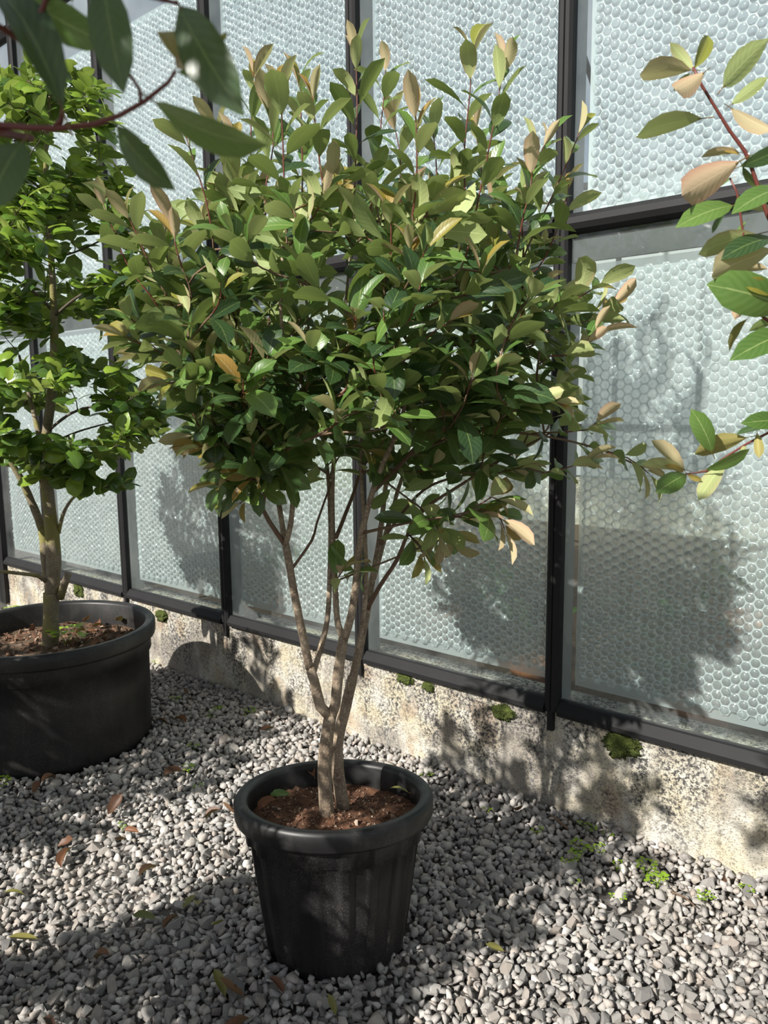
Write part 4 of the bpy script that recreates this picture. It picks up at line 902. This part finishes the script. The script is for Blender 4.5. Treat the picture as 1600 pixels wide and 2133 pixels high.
# the row to the left of the frame, which shades the yard
for (cx_, cy_, H, rx, rz, zc, num, sd, lab) in [(-1.28, 0.92, 2.5, .52, .98, 1.53, 128, 61, 'tall leafy shrub in the row left of the gravel, casting shade over the near pot'), (-2.2, 0.1, 2.4, .56, .85, 1.45, 130, 81, 'broad leafy shrub at the back of the row, casting shade over the near gravel'), (-2.6, 1.85, 2.3, .62, .8, 1.4, 130, 71, 'leafy shrub farther along the row, casting shade over the big tub')]:
    c0 = np.array([cx_, cy_, 0.0]); o = empty('potted_photinia', c0); tag(o, lab, 'potted shrub')
    Gx = shrub_base(o, c0, H, .4, .6, sd, nst=7); bg_ = []
    fill(o, Gx, bg_, c0 + np.array([0, 0, zc]), rx, rz, num, sd + 1, lambda T: T[0] < -0.52 * max(T[1], 0) - 0.10, L=.10 if sd == 61 else .112, spacing=.020 if sd == 61 else .017)
    put_leaves(bg_, o, 0)

# ================================================================== small things on the ground
def near_what(p):
    dp, dt, dw = math.hypot(p[0] - PC[0], p[1] - PC[1]), math.hypot(p[0] - TC[0], p[1] - TC[1]), WDIST - (p[0] * WN[0] + p[1] * WN[1])
    if dp < 0.42: return 'close beside the ribbed black pot'
    if dt < 0.72: return 'close beside the big black tub'
    if dw < 0.35: return 'near the foot of the plinth'
    return 'between the tub and the ribbed pot' if p[1] > 2.25 else 'on the open gravel before the ribbed pot'
def ground_leaf(name, px_, py_, kind, L, yaw, pitch, label, group=None, z=0.028, var=0, cat='leaf', plane=None):
    p = ground(px_, py_, 0.03 if plane is None else plane)
    o = link(name, LS[kind][var % len(LS[kind])][3]); o.location = (float(p[0]), float(p[1]), (z if plane is None else plane)); o.scale = (L, L, L); o.rotation_euler = (math.radians(pitch), math.radians(RNG.uniform(-25, 25)), math.radians(yaw))
    if group and 'gravel' in group:
        wn_ = near_what(p); sz = 'large' if L > .07 else 'small'
        label = sz + ' ' + label.replace(' lying on the gravel', '') + ' ' + wn_; group = group + ', ' + wn_
    tag(o, label, cat, group); return o
for i, (x, y) in enumerate([(85, 1632), (68, 1655), (372, 950 + 960), (228, 1993), (262, 1750), (325, 1808), (148, 1640 + 130), (510, 2080), (563, 2040), (1505, 1842), (1075, 1690), (540, 1530), (380, 1640 - 30), (395, 1450), (330, 1500), (365, 1500), (225, 1880 - 180), (290, 1738), (460, 1690), (120, 1765), (90, 2125), (520, 2000 + 125), (495, 1700)]):
    ground_leaf('fallen_leaf', x, y, 'dead', RNG.uniform(.05, .085), RNG.uniform(0, 360), RNG.uniform(-5, 25), 'dry brown fallen leaf lying on the gravel', 'brown leaves on the gravel', 0.036, i)
for x, y, yw in [(410, 1880, 190), (408, 1868, 150), (325, 1918, 80), (470, 2080, 40), (465, 1922, 170), (80, 1960, 100), (1050, 1985, 80), (50, 1866, 90), (700, 2120, 30)]:
    ground_leaf('fallen_leaf', x, y, 'fading', RNG.uniform(.05, .08), yw, RNG.uniform(0, 20), 'faded green fallen leaf lying on the gravel', 'greenish leaves on the gravel', 0.036, RNG.randrange(2))
for x, y, kd, yw, lab in [(575, 1665, 'dead', 130, 'dry purplish leaf on the soil of the ribbed pot'), (605, 1655, 'mid', 80, 'fallen green leaf on the soil of the ribbed pot'), (850, 1650, 'fading', 60, 'yellowing leaf on the soil by the rim of the ribbed pot'), (655, 1618, 'dead', 20, 'dark red leaf behind the stems on the potting soil')]:
    ground_leaf('fallen_leaf', x, y, kd, .062, yw, 12, lab, plane=.405)
for i in range(16):
    ground_leaf('fallen_leaf', RNG.uniform(160, 280), RNG.uniform(1290, 1355), 'dead', RNG.uniform(.05, .085), RNG.uniform(0, 360), RNG.uniform(0, 25), ['curled brown', 'broad dry brown', 'narrow folded brown'][i % 3] + ' leaf on the mulch in the big tub', ['curled', 'broad', 'folded'][i % 3] + ' brown leaves in the tub', plane=.45, var=i)
def weed(px_, py_, n, size, label, group=None, z=0.02, plane=None, name='weed_seedling'):
    if plane is None: size *= 0.62
    p = ground(px_, py_, 0.03 if plane is None else plane); p[2] = z if plane is None else plane
    r = empty(name, p); tag(r, label, 'weed', group)
    for k in range(n):
        an = 2.4 * k + RNG.random(); q = np.array([math.cos(an), math.sin(an), 0]) ; h = size * RNG.uniform(.5, 1.2)
        tip = q * size * RNG.uniform(.25, .9) + np.array([0, 0, h])
        V, F = tube_vf(np.array([[0, 0, -.01], tip * .5 + np.array([0, 0, h * .15]), tip]), [.0011, .0009, .0007], 4); link('stalk', mesh('stalk', V, F, MT['weed']), r)
        for e in range(3):
            a2 = an + (e - 1) * 1.2; y = np.array([math.cos(a2), math.sin(a2), .35]); R = frame(y, [0, 0, 1]); s_ = size * RNG.uniform(.35, .6)
            o = link('leaf', LS['weed'][0][3], r); M4 = Matrix((R * s_).tolist()).to_4x4(); M4.translation = Vector((tip + unit(y) * s_ * .45).tolist()); o.matrix_local = M4
for x, y, n_, s_ in [(1225, 1732, 4, .045), (1208, 1775, 6, .05), (1190, 1795, 5, .04), (1345, 1815, 6, .045), (1368, 1840, 6, .05), (1465, 1872, 5, .04), (1290, 1872, 4, .035), (1268, 1740, 3, .03), (1118, 1735, 3, .03), (1015, 1688, 3, .03), (1285, 1803, 3, .03), (1200, 1838, 3, .025), (1245, 1770, 4, .035), (1555, 1858, 4, .035)]:
    weed(x, y, n_, s_, ('tiny' if s_ < .036 else 'leafy') + ' bright green weed seedling in the gravel by the sunlit plinth', 'seedlings by the sunlit plinth')
for x, y, n_, s_ in [(392, 1605, 4, .04), (10, 1632, 5, .05), (450, 1485, 4, .05), (515, 1440, 6, .07), (520, 1490, 5, .05), (365, 1460, 4, .04), (440, 1495, 3, .03), (1540 - 1130, 1640, 3, .03), (890, 1618, 3, .035), (405, 1555, 3, .04), (255, 1720, 3, .025), (325, 1385, 3, .04)]:
    weed(x, y, n_, s_, ('tiny' if s_ < .041 else 'tufted') + ' green weed in shaded gravel, ' + near_what(ground(x, y)), 'weeds in the shaded gravel')
weed(140, 1350, 9, .075, 'pale green seedling beside the mossy trunk in the tub', plane=.42)
weed(40, 1290, 4, .06, 'yellow green sprig at the rim of the big tub', plane=.43)
# moss under the rail
def moss(px_, py_, a, b, label):
    s_, z = wall_hit(px_, py_); bm = bmesh.new(); bmesh.ops.create_icosphere(bm, subdivisions=5, radius=1.0)
    for v in bm.verts:
        q = v.co.copy(); d = 0.85 + .4 * noise.noise(q * 1.9 + Vector((px_, 0, 0))) + .22 * noise.noise(q * 5.3 + Vector((0, px_, 0))) + .22 * noise.noise(q * 13); d = max(d, .12)
        v.co = Vector((q.x * a * d, q.y * .018 * d, q.z * b * d - 0.012 * d))
    me = bpy.data.meshes.new('moss'); bm.to_mesh(me); bm.free(); me.materials.append(MT['moss'])
    for p in me.polygons: p.use_smooth = True
    o = link('moss_clump', me); o.location = [float(v) for v in wp(s_, 0.002, z)]; o.rotation_euler = (0, 0, WROT); tag(o, label, 'moss')
moss(1050, 1478, .055, .035, 'green moss cushion on the plinth under the rail near the trunk shadows')
moss(1295, 1545, .07, .05, 'large dark moss cushion on the plinth below the wide right pane')
moss(846, 1408, .05, .025, 'bright moss tuft under the rail right of the shrub stems'); moss(338, 1278, .06, .035, 'moss growing under the rail beside the big tub')
moss(893, 1424, .03, .02, 'small brownish moss lump beside the bright tuft'); moss(164, 1225, .06, .05, 'mossy green stain high on the plinth behind the mossy trunk')
# a fallen strip and twig by the wall
for pts, rad, lab in [([(1148, 1700), (1165, 1716), (1185, 1728)], .006, 'short brown stick lying against the foot of the plinth'), ([(1398, 1858), (1425, 1874), (1450, 1890)], .0028, 'thin pale twig lying on the gravel'), ([(540, 1478), (560, 1488), (577, 1500)], .003, 'thin dark twig on the shaded gravel at the plinth')]:
    P = np.array([ground(x, y, .035) for x, y in pts]); P[1][2] += .008; V, F = tube_vf(*smooth_path(P, np.linspace(rad, rad * .6, 3), .01), 6, .2, RNG)
    tag(link('twig', mesh('twig', V, F, MT['twig'], True)), lab, 'twig')
# terracotta pots and greenery standing inside, blurred by the film
for i, (x, y, s_) in enumerate([(-0.45, .75, .12), (-1.25, .8, .11), (-2.1, 1.2, .13), (-3.0, .9, .12), (-0.6, 2.1, .14)]):
    r = empty('terracotta_pot', wp(-x, -y, .04)); tag(r, 'blurred orange terracotta pot inside the greenhouse ' + ['behind the pane right of the long bar', 'behind the trunk shadows', 'behind the shrub stems', 'behind the pane beside the tub', 'far back'][i], 'pot', 'terracotta pots inside')
    V, F = lathe([(s_ * .7 * .5, 0), (s_ * .7, .0), (s_ * .95, s_ * 1.5), (s_ * 1.06, s_ * 1.5), (s_ * 1.06, s_ * 1.9), (s_ * .92, s_ * 1.9), (s_ * .88, s_ * 1.6), (.001, s_ * 1.6)], 32)
    link('pot_body', mesh('pot', V, F, MT['terra'], True), r)
    bgt = []
    for k in range(26):
        an = RNG.random() * 6.28; y_ = np.array([math.cos(an), math.sin(an), RNG.uniform(.5, 2.0)]); p0 = np.array(r.location) + np.array([0, 0, s_ * 1.6])
        P = np.array([p0, p0 + unit(y_) * RNG.uniform(.15, .5)]); V, F = tube_vf(P, [.003, .002], 4); link('stalk', mesh('stalk', V - np.array(r.location), F, MT['twig']), r) if k < 8 else None
        R = frame(y_, [0, 0, 1]); bgt.append((P[1], R, RNG.uniform(.09, .16), 'mid', k % 4))
    put_leaves(bgt, r, 26)
